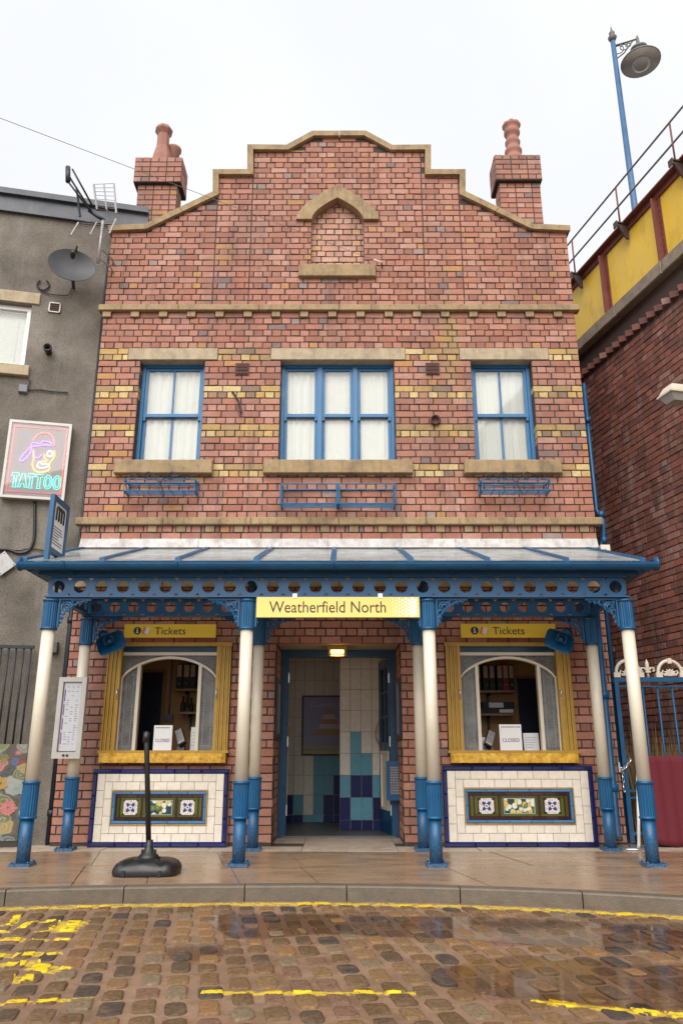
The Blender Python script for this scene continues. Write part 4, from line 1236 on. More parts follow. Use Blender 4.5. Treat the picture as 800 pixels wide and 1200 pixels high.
def ticket_sign(x0, y0, x1, y1, where):
    a, b, c, d = rect_of(x0, y0, x1, y1, -.10); w, h = b-a, d-c
    s = thing('ticket_sign', 'yellow Tickets sign above the ' + where, 'sign', ((a+b)/2, -.10, c), 'yellow ticket signs')
    mb = MB(); mb.bbox(a, b, -.10, -.07, c, d, .003); mb.box(a+.05, b-.05, -.07, .0, c+.02, d-.02); mb.build('board', M_SIGNY2, s)
    text('Tickets', a+w*.335, -.1015, c+h*.23, h*.78, M_INK, s, w*.335)
    X, Z, r = a+w*.145, (c+d)/2, h*.29
    mb = MB(); mb.prism([(X+r*math.cos(2*math.pi*k/20), Z+r*math.sin(2*math.pi*k/20)) for k in range(20)], -.102, -.0995); mb.build('information_roundel', M_INK, s)
    mb = MB(); mb.prism([(X-.013,Z-r*.6),(X+.013,Z-r*.6),(X+.013,Z-r*.45),(X+.006,Z-r*.45),(X+.006,Z+r*.22),(X-.012,Z+r*.22),(X-.012,Z+r*.07),(X-.006,Z+r*.07),(X-.006,Z-r*.45),(X-.013,Z-r*.45)], -.1035, -.1015); mb.build('letter_stem', M_WHITE, s)
    mb = MB(); mb.prism([(X-.001+r*.17*math.cos(2*math.pi*k/10), Z+r*.52+r*.17*math.sin(2*math.pi*k/10)) for k in range(10)], -.1035, -.1015); mb.build('letter_dot', M_WHITE, s)
    def slip(cx, ang, m, nm, y):
        q = [(-.022,-r*.85),(.022,-r*.85),(.022,r*.85),(-.022,r*.85)]; cc, ss = math.cos(ang), math.sin(ang)
        mb = MB(); mb.prism([(cx+u*cc-v*ss, Z+u*ss+v*cc) for u, v in q], y, y+.002); mb.build(nm, m, s)
    slip(a+w*.225, -.32, M_ORANGE, 'orange_ticket', -.102); slip(a+w*.253, -.32, M_WHITE, 'white_ticket', -.104)
ticket_sign(145, 731.5, 253.5, 747, 'left ticket window')
ticket_sign(540, 731, 650, 747, 'right ticket window')

# framed line sign standing on the roof end, square to the house
X0 = at(54, 652, -1.46)[0]
lo, hi = -1.5, 0
for _ in range(40):
    m_ = (lo+hi)/2
    if at(77.5, 620, m_)[0] < X0: hi = m_
    else: lo = m_
YA, YB = -1.46, lo
def atx(px, py, X):
    u, v = px-400, 600-py; d = (u, FPX*cp - v*sp, FPX*sp + v*cp); t = (X-CAMX)/d[0]; return (d[1]*t-CAMD, CAMH+d[2]*t)
zt_ = (atx(58, 573, X0)[1] + atx(79, 595, X0)[1])/2; zb_ = (atx(52, 652, X0)[1] + atx(74, 655, X0)[1])/2
s = thing('line_sign', 'white panel with arched emblem in a blue frame on the left canopy end', 'sign', (X0, (YA+YB)/2, zb_-.1))
MS = Matrix(((0,0 if False else -1,0,X0),(1,0,0,0),(0,0,1,0),(0,0,0,1)))
mb = MB(MS); f = .05
zl = GZ
mb.box(YA, YA+f, -.02, .02, zl, zt_); mb.box(YB-f, YB, -.02, .02, zb_+.02, zt_); mb.box(YA+f, YB-f, -.019, .019, zt_-f, zt_); mb.box(YA+f, YB-f, -.019, .019, zb_+.02, zb_+.02+f)
mb.build('frame', M_BLUE, s)
pz0, pz1 = zb_+.02+f, zt_-f
mb = MB(MS); mb.box(YA+f, YB-f, -.008, .008, pz0, pz1); mb.build('panel', M_WHITE, s)
W_, H_ = (YB-YA-2*f), pz1-pz0; ya0 = YA+f
mb = MB(MS)
def arch(c, w, zlo, zhi):
    P = [(c-w, -.011, zlo)] + [(c+w*math.cos(math.pi*(1-i/10)), -.011, zhi-w*.9+w*.9*math.sin(math.pi*i/10)) for i in range(11)] + [(c+w, -.011, zlo)]
    return P
for k in range(3):
    c = W_*(.30+.20*k); P = arch(ya0+c, W_*.10, pz0+H_*.62, pz0+H_*.92) if k < 3 else []
    mb.tube(P, .011, 6, flat=1.0)
mb.build('emblem', M_INK, s)
mb = MB(MS); rr = random.Random(2)
for k in range(7): mb.box(ya0+W_*.1, ya0+W_*rr.uniform(.55,.9), -.0095, -.0075, pz0+H_*(.10+.06*k), pz0+H_*(.10+.06*k)+.012)
mb.build('small_print', M_GREYINK, s)

# timetable case on the left rear column
a, b, c, d = rect_of(60, 793.5, 102.5, 889, -.46)
s = thing('timetable_case', 'grey aluminium timetable case hung on the left rear column', 'notice case', ((a+b)/2, -.46, c))
mb = MB(); f = .045
mb.box(a, a+f, -.46, -.40, c, d); mb.box(b-f, b, -.46, -.40, c, d); mb.box(a+f, b-f, -.459, -.40, c, c+f+.015); mb.box(a+f, b-f, -.459, -.40, d-f, d); mb.box(a+.01, b-.01, -.40, -.392, c+.01, d-.01)
mb.build('frame', M_ALU, s)
p0, p1, q0, q1 = a+f, b-f, c+f+.015, d-f
mb = MB(); mb.box(p0+.004, p1-.004, -.43, -.428, q0+.01, q1-.006); mb.build('timetable', M_PAPER, s)
mb = MB(); rr = random.Random(4)
for k in range(26):
    z = q1-.05-(q1-q0-.1)*k/26
    for j in range(3):
        if rr.random() < .6: x_ = p0+(p1-p0)*(.22+.24*j); mb.box(x_, x_+(p1-p0)*rr.uniform(.08,.18), -.4315, -.4295, z, z+.006)
mb.build('timetable_print', M_GREYINK, s)
mb = MB()
for k in range(4): z = q1-.075-.135*k; mb.box(p0+(p1-p0)*.07, p0+(p1-p0)*.13, -.4318, -.4295, z-.11, z)
mb.build('purple_bar', M_PURPLE, s)
mb = MB(); mb.box(p0, p1, -.452, -.449, q0, q1); mb.build('cover', M_CASEG, s)
mb = MB()
for x in (.42,.55): mb.lathe([(.012,0),(.012,.01)], (a+(b-a)*x, -.458, c+.03), 8, M=Matrix.Rotation(R(90),4,'X'))
mb.build('lock', M_INK, s)

# horn loudspeakers
def horn(cx_px, cy_px, s, label):
    x, z = at(cx_px, cy_px, -.42)
    o = thing('loudspeaker', label, 'loudspeaker', (x, -.36, z), 'blue horn loudspeakers')
    # axis points forward, downwards and inwards
    ax = Vector((s*.50, -.80, -.34)).normalized(); rt = ax.cross(Vector((s*-.5,0,1))).normalized(); up = rt.cross(ax).normalized()
    C0 = Vector((x, -.36, z)); secs = [(-.18,.04,.04),(-.12,.052,.046),(-.03,.072,.058),(.05,.100,.074),(.11,.138,.098),(.125,.143,.103),(.11,.132,.092),(.02,.055,.045)]
    vs = []; 
    for d_, a_, b_ in secs:
        for i in range(12):
            w = 2*math.pi*(i+.5)/12; c_, s_ = math.cos(w), math.sin(w); e = .42 if d_ > -.05 else .9
            vs.append(C0 + ax*d_ + rt*(math.copysign(abs(c_)**e, c_)*a_) + up*(math.copysign(abs(s_)**e, s_)*b_))
    f = [(r_*12+i, r_*12+(i+1)%12, (r_+1)*12+(i+1)%12, (r_+1)*12+i) for r_ in range(len(secs)-1) for i in range(12)] + [tuple(range(11,-1,-1)), tuple(range(12*len(secs)-12, 12*len(secs)))]
    mb = MB(); mb.add(vs, f); mb.build('horn', M_BLUE, o)
    Mx = Matrix.Translation(C0) @ Matrix(((rt.x,up.x,ax.x,0),(rt.y,up.y,ax.y,0),(rt.z,up.z,ax.z,0),(0,0,0,1)))
    mb = MB(Mx); mb.lathe([(.034,.02),(.034,.055),(.024,.075),(.005,.08)], n=12); mb.build('horn_centre', M_BLUE, o)
    mb = MB(Mx); mb.lathe([(.052,-.24),(.056,-.22),(.056,-.15),(.04,-.145)], n=14); mb.build('driver', M_BLUE, o)
    mb = MB(); p = C0 + ax*-.18; mb.tube([tuple(p), (p.x - s*.02, -.20, p.z+.03), (p.x - s*.05, .0, p.z+.03)], .014, 6); mb.build('bracket', M_BLUE, o)
horn(125, 749, 1, 'blue horn loudspeaker beside the left ticket window')
horn(660, 747, -1, 'blue horn loudspeaker beside the right ticket window')

# bulkhead lamp on the soffit, lit
x, z = at(395, 764, .50); zs2 = 2.02
s = thing('bulkhead_lamp', 'lit brass bulkhead lamp on the soffit above the doorway', 'lamp', (x, .50, zs2))
mb = MB(); mb.slab([(x-.11,.42),(x+.11,.42),(x+.11,.60),(x-.11,.60)], zs2-.03, zs2-.001)
for sx_ in (-1,1): mb.box(*sorted((x+sx_*.075, x+sx_*.10)), .43, .59, zs2-.10, zs2-.03)
mb.box(x-.10, x+.10, .57, .59, zs2-.10, zs2-.03); mb.box(x-.075, x+.075, .428, .44, zs2-.10, zs2-.085); mb.box(x-.075, x+.075, .428, .44, zs2-.045, zs2-.03)
mb.build('housing', M_BRASS, s)
mb = MB(); mb.bbox(x-.073, x+.073, .434, .566, zs2-.092, zs2-.032, .015); mb.build('lamp_glass', emis('lit_lamp_glass', (1,.60,.22), 2.6, (.8,.6,.3)), s)
ld = bpy.data.lights.new('lamp_light', 'POINT'); ld.energy = .9; ld.color = (1,.62,.28); ld.shadow_soft_size = .06
lo_ = bpy.data.objects.new('lamp_light', ld); COL.objects.link(lo_); lo_.parent = s; lo_.matrix_parent_inverse = WM[s.name].inverted(); lo_.location = (x, .49, zs2-.14)

# wall boxes by the door
a, b, c, d = rect_of(453.5, 892, 474, 938, .66)
s = thing('grille_box', 'small blue box with a square mesh grille hung by the right side of the doorway', 'box', ((a+b)/2, .70, c))
mb = MB(); f = .035
mb.box(a, b, .66, .77, c, c+.06); mb.box(a, b, .66, .77, d-.05, d); mb.box(a, a+f, .661, .77, c+.06, d-.05); mb.box(b-f, b, .661, .77, c+.06, d-.05); mb.box(a+f, b-f, .72, .77, c+.06, d-.05)
mb.build('case', M_BLUE, s)
mb = MB()
for k in range(7): X = a+f+(b-a-2*f)*(k+.5)/7; mb.box(X-.003, X+.003, .672, .678, c+.06, d-.05)
for k in range(11): Z = c+.06+(d-c-.11)*(k+.5)/11; mb.box(a+f, b-f, .668, .674, Z-.003, Z+.003)
mb.build('mesh_grille', M_GALV, s)
for sgn, X, lab in ((-1, DOOR[0]+.004, 'dark framed poster on the left brick return of the doorway'), (1, DOOR[1]-.004, 'dark framed poster on the right brick return of the doorway')):
    z0_, z1_ = at(325 if sgn < 0 else 468, 864, .4)[1], at(325 if sgn < 0 else 468, 797, .4)[1]
    s = thing('door_poster', lab, 'poster', (X, .4, z0_), 'framed posters in the doorway')
    x0_, x1_ = sorted((X, X - sgn*.022)); mb = MB(); mb.box(x0_, x1_, .12, .15, z0_, z1_); mb.box(x0_, x1_, .62, .65, z0_, z1_); mb.box(x0_, x1_, .15, .62, z0_, z0_+.03); mb.box(x0_, x1_, .15, .62, z1_-.03, z1_); mb.build('frame', M_NAVY, s)
    x0_, x1_ = sorted((X - sgn*.002, X - sgn*.012)); mb = MB(); mb.box(x0_, x1_, .15, .62, z0_+.03, z1_-.03); mb.build('print', M_GREYINK, s)

# caution poster in the lobby; the low light there is put into its dulled colours
a, b, c, d = rect_of(353, 815, 415, 885.5, YLW-.03)
s = thing('caution_poster', 'black framed poster with a traffic cone and the word Caution on the lobby wall', 'poster', ((a+b)/2, YLW-.02, c))
y_ = YLW-.03
mb = MB(); f = .022; mb.box(a, a+f, y_, y_+.02, c, d); mb.box(b-f, b, y_, y_+.02, c, d); mb.box(a+f, b-f, y_, y_+.02, c, c+f); mb.box(a+f, b-f, y_, y_+.02, d-f, d); mb.build('frame', M_INK, s)
mb = MB(); mb.box(a+f, b-f, y_+.010, y_+.019, c+f, d-f); mb.build('sheet', paint('lilac_poster_paper', (.25,.26,.40), .6, .05, 4), s)
w, h = b-a, d-c
text('Caution', a+w*.16, y_+.008, c+h*.81, h*.115, paint('pale_poster_print', (.36,.36,.46), .6, .05, 4), s, w*.66)
mb = MB(); cx_ = a+w*.52
def trap(z0, z1, w0, w1): return [(cx_-w0, c+h*z0), (cx_+w0, c+h*z0), (cx_+w1, c+h*z1), (cx_-w1, c+h*z1)]
PALE = MATS.setdefault('pp', paint('cone_band_print', (.42,.38,.40), .6, .05, 4))
for z0, z1, w0, w1, m in ((.33,.37,.36*w,.34*w,0),(.37,.44,.23*w,.20*w,0),(.44,.52,.20*w,.165*w,1),(.52,.60,.165*w,.13*w,0),(.60,.68,.13*w,.095*w,1),(.68,.77,.095*w,.05*w,0)):
    mb.prism(trap(z0, z1, w0, w1), y_+.008, y_+.0095, m)
mb.build('cone_picture', [paint('cone_print', (.36,.20,.13), .6, .05, 4), PALE], s)
mb = MB(); mb.box(a+f, b-f, y_+.0085, y_+.0098, c+h*.12, c+h*.155); mb.box(a+f, b-f, y_+.0085, y_+.0098, c+f, c+h*.08); mb.build('yellow_band', paint('dull_yellow_print', (.40,.32,.12), .6, .05, 4), s)
mb = MB()
for k in range(3): mb.box(a+w*.2, b-w*(.2+.05*k), y_+.0085, y_+.0098, c+h*(.19+.035*k), c+h*(.20+.035*k))
mb.build('small_print', M_GREYINK, s)

# ================================================================== TILE PANELS
def tile_panel(px0, px1, py0, py1, where):
    Y = -.085; x0, x1, z0, z1 = rect_of(px0, py0, px1, py1, Y); w, h = x1-x0, z1-z0
    o = thing('tile_panel', 'cream tiled panel in a navy border with floral centre below the ' + where, 'tile panel', ((x0+x1)/2, Y, z0), 'tiled panels under the ticket windows')
    mb = MB(); mb.box(x0+.002, x1-.002, Y+.012, -.002, z0+.002, z1-.002); mb.build('backing', M_GROUT, o)
    def tile(a, b, c, d, m, nm='tile', g=.0018, y=Y, bev=.002):
        t = MB(); t.bbox(a+g, b-g, y, y+.016, c+g, d-g, bev); t.build(nm, m, o)
    B = .046
    n = 5
    for k in range(n):
        a, b = x0+w*k/n, x0+w*(k+1)/n
        for c, d in ((z0, z0+B), (z1-B, z1)):
            t = MB(); aa, bb = a+(.0 if k else .0)+.001, b-.001
            t.bbox(aa, bb, Y-.014, Y+.014, c+.001, d-.001, .010); t.build('border_tile', M_TNAVY, o)
    for k in range(3):
        c, d = z0+B+(h-2*B)*k/3, z0+B+(h-2*B)*(k+1)/3
        for a, b in ((x0, x0+B), (x1-B, x1)): t = MB(); t.bbox(a+.001, b-.001, Y-.014, Y+.014, c+.001, d-.001, .010); t.build('border_tile', M_TNAVY, o)
    ix0, ix1, iz0, iz1 = x0+B, x1-B, z0+B, z1-B; ch = (iz1-iz0)*.122; cw = ch*1.0
    r1x0, r1x1 = ix0+cw, ix1-cw; L = (r1x1-r1x0)
    # outer ring of cream tiles, then the inner ring, laid half a tile over
    for k in range(8):
        tile(ix0+cw*0+ (ix1-ix0)*0 + cw + L*k/8 , cw+ix0+L*(k+1)/8, iz1-ch, iz1, M_TCREAM); tile(ix0+cw+L*k/8, ix0+cw+L*(k+1)/8, iz0, iz0+ch, M_TCREAM)
    for a, b in ((ix0, ix0+cw), (ix1-cw, ix1)):
        for k in range(4): tile(a, b, iz0+(iz1-iz0)*k/4, iz0+(iz1-iz0)*(k+1)/4, M_TCREAM)
    jx0, jx1, jz0, jz1 = ix0+cw, ix1-cw, iz0+ch, iz1-ch; L2 = jx1-jx0-2*cw
    for k in range(7):
        for c in (jz0, jz1-ch): tile(jx0+cw+L2*(k)/7, jx0+cw+L2*(k+1)/7, c, c+ch, M_TCREAM)
    for a in (jx0, jx1-cw):
        for k in range(3): tile(a, a+cw, jz0+(jz1-jz0)*k/3, jz0+(jz1-jz0)*(k+1)/3, M_TCREAM)
    kx0, kx1, kz0, kz1 = jx0+cw, jx1-cw, jz0+ch, jz1-ch
    fm = MB(); g = .010
    for a, b, c, d in ((kx0,kx1,kz0,kz0+g),(kx0,kx1,kz1-g,kz1),(kx0,kx0+g,kz0+g,kz1-g),(kx1-g,kx1,kz0+g,kz1-g)): fm.box(a, b, Y-.012, Y+.012, c, d)
    fm.build('gilt_edge', M_BRASS, o)
    kx0 += g; kx1 -= g; kz0 += g; kz1 -= g; S = .030
    for k in range(5):
        a, b = kx0+(kx1-kx0)*k/5, kx0+(kx1-kx0)*(k+1)/5
        tile(a, b, kz0, kz0+S, M_TSKY, 'blue_edge_tile', .0008, Y-.010, .007); tile(a, b, kz1-S, kz1, M_TSKY, 'blue_edge_tile', .0008, Y-.010, .007)
    for k in range(2):
        c, d = kz0+S+(kz1-kz0-2*S)*k/2, kz0+S+(kz1-kz0-2*S)*(k+1)/2
        tile(kx0, kx0+S, c, d, M_TSKY, 'blue_edge_tile', .0008, Y-.010, .007); tile(kx1-S, kx1, c, d, M_TSKY, 'blue_edge_tile', .0008, Y-.010, .007)
    fx0, fx1, fz0, fz1 = kx0+S, kx1-S, kz0+S, kz1-S; fw, fh = fx1-fx0, fz1-fz0
    for k in range(8):
        for c, d in ((fz0, fz0+fh*.13), (fz1-fh*.13, fz1)): tile(fx0+fw*k/8, fx0+fw*(k+1)/8, c, d, M_TPLUM, 'plum_tile', .0008, Y+.002)
    c, d = fz0+fh*.13, fz1-fh*.13
    def strip(u0, u1, m, nm): tile(fx0+fw*u0, fx0+fw*u1, c, d, m, nm, .0008, Y+.003)
    for u0, u1 in ((0,.02),(.05,.062),(.292,.315),(.685,.708),(.938,.95),(.98,1.0)): strip(u0, u1, M_TPLUM, 'plum_tile')
    for u0, u1 in ((.02,.05),(.95,.98)): strip(u0, u1, M_TGREEN, 'green_tile')
    def framed(u0, u1, inner, nm):
        a, b = fx0+fw*u0, fx0+fw*u1; e = fh*.085
        for p, q, r_, s_ in ((a,b,c,c+e),(a,b,d-e,d),(a,a+e*1.4,c+e,d-e),(b-e*1.4,b,c+e,d-e)): tile(p, q, r_, s_, M_TGREEN, 'green_tile', .0008, Y+.003)
        p, q, r_, s_ = a+e*1.4, b-e*1.4, c+e, d-e
        if nm == 'flower_tile':
            t = MB(); t.box(p, q, Y+.002, Y+.012, r_, s_); t.build('grey_surround', paint('grey_glaze', (.30,.33,.33), .2, .1, 9) if 'gg' not in MATS else MATS['gg'], o)
            i = .008; tile(p+i, q-i, r_+i, s_-i, inner, nm, .0005, Y-.001)
        else:
            t = MB(); t.box(p, q, Y+.004, Y+.013, r_, s_); t.build('dark_surround', M_TPLUM, o)
            hh = (s_-r_)/2; cxx = (p+q)/2; czz = (r_+s_)/2
            tile(cxx-hh, cxx+hh, r_, s_, rosette('rosette_tile', cxx, czz), nm, .0005, Y-.001)
    framed(.062,.292, None, 'rosette_tile'); framed(.315,.685, M_FLOWER, 'flower_tile'); framed(.708,.938, None, 'rosette_tile')
tile_panel(102, 268.5, 901, 993, 'left ticket window')
tile_panel(521, 693, 897.5, 993, 'right ticket window')

# ================================================================== THE ROOMS' THINGS
def binder(x0, x1, z0, h, y, m, lab):
    o = thing('binder', lab, 'binder', ((x0+x1)/2, y, z0), 'box files on the office shelves')
    mb = MB(); mb.box(x0, x1, y, y+.20, z0+.002, z0+h); mb.build('spine', m, o)
    mb = MB(); mb.box(x0+(x1-x0)*.12, x1-(x1-x0)*.12, y-.003, y+.002, z0+h*.48, z0+h*.96); mb.build('label_slip', M_TAN, o)
    mb = MB(); mb.lathe([(.011,0),(.011,.004)], ((x0+x1)/2, y-.0005, z0+h*.22), 10, M=Matrix.Rotation(R(90),4,'X')); mb.build('finger_ring', M_CHROME, o)
def shelf(px0, px1, py, Y, lab, room):
    x0, x1 = at(px0, py, Y)[0], at(px1, py, Y)[0]; z = at(px0, py, Y)[1]
    o = thing('shelf', lab, 'shelf', ((x0+x1)/2, Y, z), 'shelves in the ticket offices')
    mb = MB(); mb.box(x0, x1, Y, 1.345, z-.025, z); mb.build('board', M_WOOD, o)
    mb = MB()
    for f in (.35,): X = x0+(x1-x0)*f; mb.box(X-.012, X+.012, 1.10, 1.345, z-.05, z-.026); mb.box(X-.012, X+.012, 1.31, 1.345, z-.20, z-.05)
    mb.build('shelf_bracket', M_IRON, o); return z
Yb = 1.08
zs1 = shelf(203, 240, 807, Yb, 'upper wooden shelf with three box files in the left ticket office', 'left')
zs2_ = shelf(208, 240, 834, Yb, 'lower wooden shelf with bottles in the left ticket office', 'left')
for i, (a, b) in enumerate(((206,213),(214,221.5),(222,228.5))):
    binder(at(a,800,Yb)[0], at(b,800,Yb)[0], zs1, .29, Yb+.01, M_BINDER, ('first', 'second', 'third')[i] + ' box file from the left on the upper shelf of the left ticket office')
for i, px in enumerate((214.5, 224)):
    x = at(px, 830, 1.14)[0]; o = thing('bottle', ('taller' if i == 0 else 'right') + ' dark bottle on the lower shelf of the left ticket office', 'bottle', (x, 1.14, zs2_), 'bottles in the left ticket office')
    mb = MB(); hh = .17 if i == 0 else .15; mb.lathe([(.026,.002),(.028,.02),(.028,hh*.55),(.012,hh*.72),(.011,hh)], (x, 1.14, zs2_), 12); mb.build('glass_body', M_BINDER, o)
    mb = MB(); mb.lathe([(.014,hh),(.014,hh+.015)], (x, 1.14, zs2_), 10); mb.build('cap', M_INK, o)
zs3 = shelf(560, 604, 809, Yb, 'upper wooden shelf of box files in the right ticket office', 'right')
zs4 = shelf(561, 604, 836, Yb, 'lower wooden shelf with lying files in the right ticket office', 'right')
for i, (a, b, m) in enumerate(((557,563.5,0),(566,572.5,0),(573.5,580,0),(582.5,589,0),(589.5,596,1),(596.5,602.5,0))):
    nm = ('first', 'second', 'third', 'fourth', 'red', 'last')[i]
    lab = 'red box file on the upper shelf of the right ticket office' if m else nm + ' black box file from the left on the upper shelf of the right ticket office'
    if nm == 'last': lab = 'black box file right of the red one on the upper office shelf'
    binder(at(a,800,Yb)[0], at(b,800,Yb)[0], zs3, .30, Yb+.01, M_BINDR if m else M_BINDER, lab)
zz = zs4
for i, (a, b, hpx, lx) in enumerate(((563,602,.055,(585,601)),(566,603,.075,(573,590)))):
    x0, x1 = at(a,830,Yb)[0], at(b,830,Yb)[0]
    o = thing('lying_file', ('lower' if i == 0 else 'upper') + ' black file lying flat on the lower shelf of the right ticket office', 'binder', ((x0+x1)/2, Yb, zz), 'files lying on the lower office shelf')
    mb = MB(); mb.box(x0, x1, Yb+.02, Yb+.22, zz+.002, zz+hpx); mb.build('spine', M_BINDER, o)
    mb = MB(); l0, l1 = at(lx[0],828,Yb)[0], at(lx[1],828,Yb)[0]; mb.box(l0, l1, Yb+.017, Yb+.021, zz+.01, zz+hpx-.008); mb.build('label_slip', M_PAPER, o); zz += hpx+.002
for pa, pb, pt, lab, room in ((165, 189, 788, 'left', OL), (607.5, 629, 795, 'right', OR_)):
    a, b, t = at(pa,830,1.33)[0], at(pb,830,1.33)[0], at(pa,pt,1.33)[1]
    mb = MB(); mb.box(a, b, 1.325, 1.349, .34, t); d = mb.build('inner_door', M_NAVY, st)
    mb = MB(); mb.box(b+.001, b+.035, 1.318, 1.349, .34, t+.03); mb.box(a, b, 1.318, 1.349, t+.001, t+.03); mb.build('door_casing', M_WOOD, d)
x, zt2 = at(203, 772, 1.33); z = at(202, 842, 1.33)[1]
o = thing('wall_conduit', 'grey conduit running down to a switch box on the left office wall', 'conduit', (x, 1.34, z))
mb = MB(); mb.tube([(x-.01,1.333,zt2+.1),(x-.01,1.333,z+.04)], .010, 6); mb.build('pipe', M_RAIL, o)
mb = MB(); mb.bbox(x-.045, x+.045, 1.30, 1.348, z-.04, z+.045, .006); mb.build('switch_box', M_RAIL, o)
zct = TKZ[0]-.03
def closed_sign(px0, px1, py0, py1, lab):
    Y = .06; a, b, c, d = rect_of(px0, py0, px1, py1, Y); c = TKZ[0]+.021
    o = thing('closed_sign', lab, 'sign', ((a+b)/2, Y, c), 'closed signs in the ticket windows'); w, h = b-a, d-c
    mb = MB(); mb.box(a, b, Y, Y+.006, c, d); mb.build('card', M_PAPER, o)
    mb = MB(); mb.box(a, b, Y-.001, Y+.002, d-h*.16, d+.0005); mb.build('heading_band', M_WHITE, o)
    mb = MB(); rr = random.Random(3); X = a+w*.08
    while X < b-w*.12: l = rr.uniform(.012,.03); mb.box(X, X+l, Y-.0022, Y-.0005, d-h*.12, d-h*.07); X += l+.006
    mb.build('small_print', M_GREYINK, o)
    text('CLOSED', a+w*.11, Y-.001, c+h*.33, h*.19, M_INK, o, w*.78)
    mb = MB(); mb.hull8([(a+.02,Y+.006,c),(b-.02,Y+.006,c),(b-.02,Y+.07,c),(a+.02,Y+.07,c),(a+.02,Y+.006,c+.08),(b-.02,Y+.006,c+.08),(b-.02,Y+.009,c+.08),(a+.02,Y+.009,c+.08)]); mb.build('strut', M_PAPER, o)
closed_sign(179, 202.5, 850, 880, 'white card reading CLOSED in the left ticket window')
closed_sign(586, 610, 849, 879, 'white card reading CLOSED in the right ticket window')
def terminal(px, py, lab, s):
    Y = .20; x, z = at(px, py, Y); z0 = zct
    o = thing('card_terminal', lab, 'card reader', (x, Y, z0), 'card terminals on the counters')
    mb = MB(); mb.hull8([(x-.05,Y-.05,z0),(x+.05,Y-.05,z0),(x+.05,Y+.06,z0),(x-.05,Y+.06,z0),(x-.02+s*.02,Y-.02,z-.02),(x+.03+s*.02,Y-.02,z-.02),(x+.03+s*.02,Y+.04,z-.02),(x-.02+s*.02,Y+.04,z-.02)]); mb.build('stand', M_BLACK, o)
    Mt = Matrix.Translation((x, Y-.02, z)) @ Matrix.Rotation(R(-28*s),4,'Y') @ Matrix.Rotation(R(-40),4,'X')
    mb = MB(Mt); mb.bbox(-.042,.042,-.022,.02,-.10,.10,.012); mb.build('body', M_BLACK, o)
    mb = MB(Mt); mb.bbox(-.038,.038,-.028,-.018,-.094,.094,.006); mb.build('face', M_ALU, o)
    mb = MB(Mt); mb.box(-.027,.027,-.031,-.027,.02,.075); mb.build('screen', M_GREYINK, o)
    mb = MB(Mt)
    for i in range(3):
        for j in range(4): mb.box(-.027+.019*i, -.013+.019*i, -.032,-.027, -.075+.021*j, -.061+.021*j)
    mb.build('key', M_GREYINK, o, kind='stuff')
terminal(212, 864, 'black and grey card terminal behind the left ticket window', 1)
terminal(573, 866, 'black and grey card terminal behind the right ticket window', -1)
def leaflet(px0, px1, py0, Y, lab, col=None, nm='leaflet'):
    a, b = at(px0, 878, Y)[0], at(px1, 878, Y)[0]; c, d = zct+.001, at(px0, py0, Y)[1]
    o = thing(nm, lab, nm, ((a+b)/2, Y, c), 'papers in the ticket windows')
    mb = MB(); mb.hull8([(a,Y,c),(b,Y,c),(b,Y+.03,c),(a,Y+.03,c),(a,Y+.02,d),(b,Y+.02,d),(b,Y+.028,d),(a,Y+.028,d)]); mb.build('sheet', M_PAPER, o)
    mb = MB()
    for k in range(5): z = c+(d-c)*(.35+.11*k); yy = Y+.02*(z-c)/(d-c); mb.box(a+(b-a)*.12, a+(b-a)*(.6+.06*k), yy-.002, yy+.001, z, z+.004)
    mb.build('print', M_GREYINK, o)
    if col: z = c+(d-c)*.12; mb = MB(); mb.box(a+(b-a)*.1, a+(b-a)*.55, Y-.001, Y+.004, z, z+.018); mb.build('coloured_bar', col, o)
leaflet(222.5, 231.5, 852, .22, 'tall white papers beside the left card terminal')
leaflet(233.5, 246, 873, .16, 'small white notice behind the right side pane of the left ticket window', M_ORANGE)
leaflet(614, 632, 859, .18, 'white leaflet with an orange bar beside the right CLOSED card', M_SIGNY2)
leaflet(563.5, 569, 864, .20, 'small white slip left of the right card terminal')
x, z = at(242, 867, .10); o = thing('round_ornament', 'small round amber ornament behind the side pane of the left ticket window', 'ornament', (x, .17, zct))
mb = MB(); mb.lathe([(.018,0),(.006,.03),(.006,.07),(.020,.085),(.024,.105),(.018,.125),(.006,.13)], (x, .17, zct+.001), 12); mb.build('ornament_body', M_TAN, o)

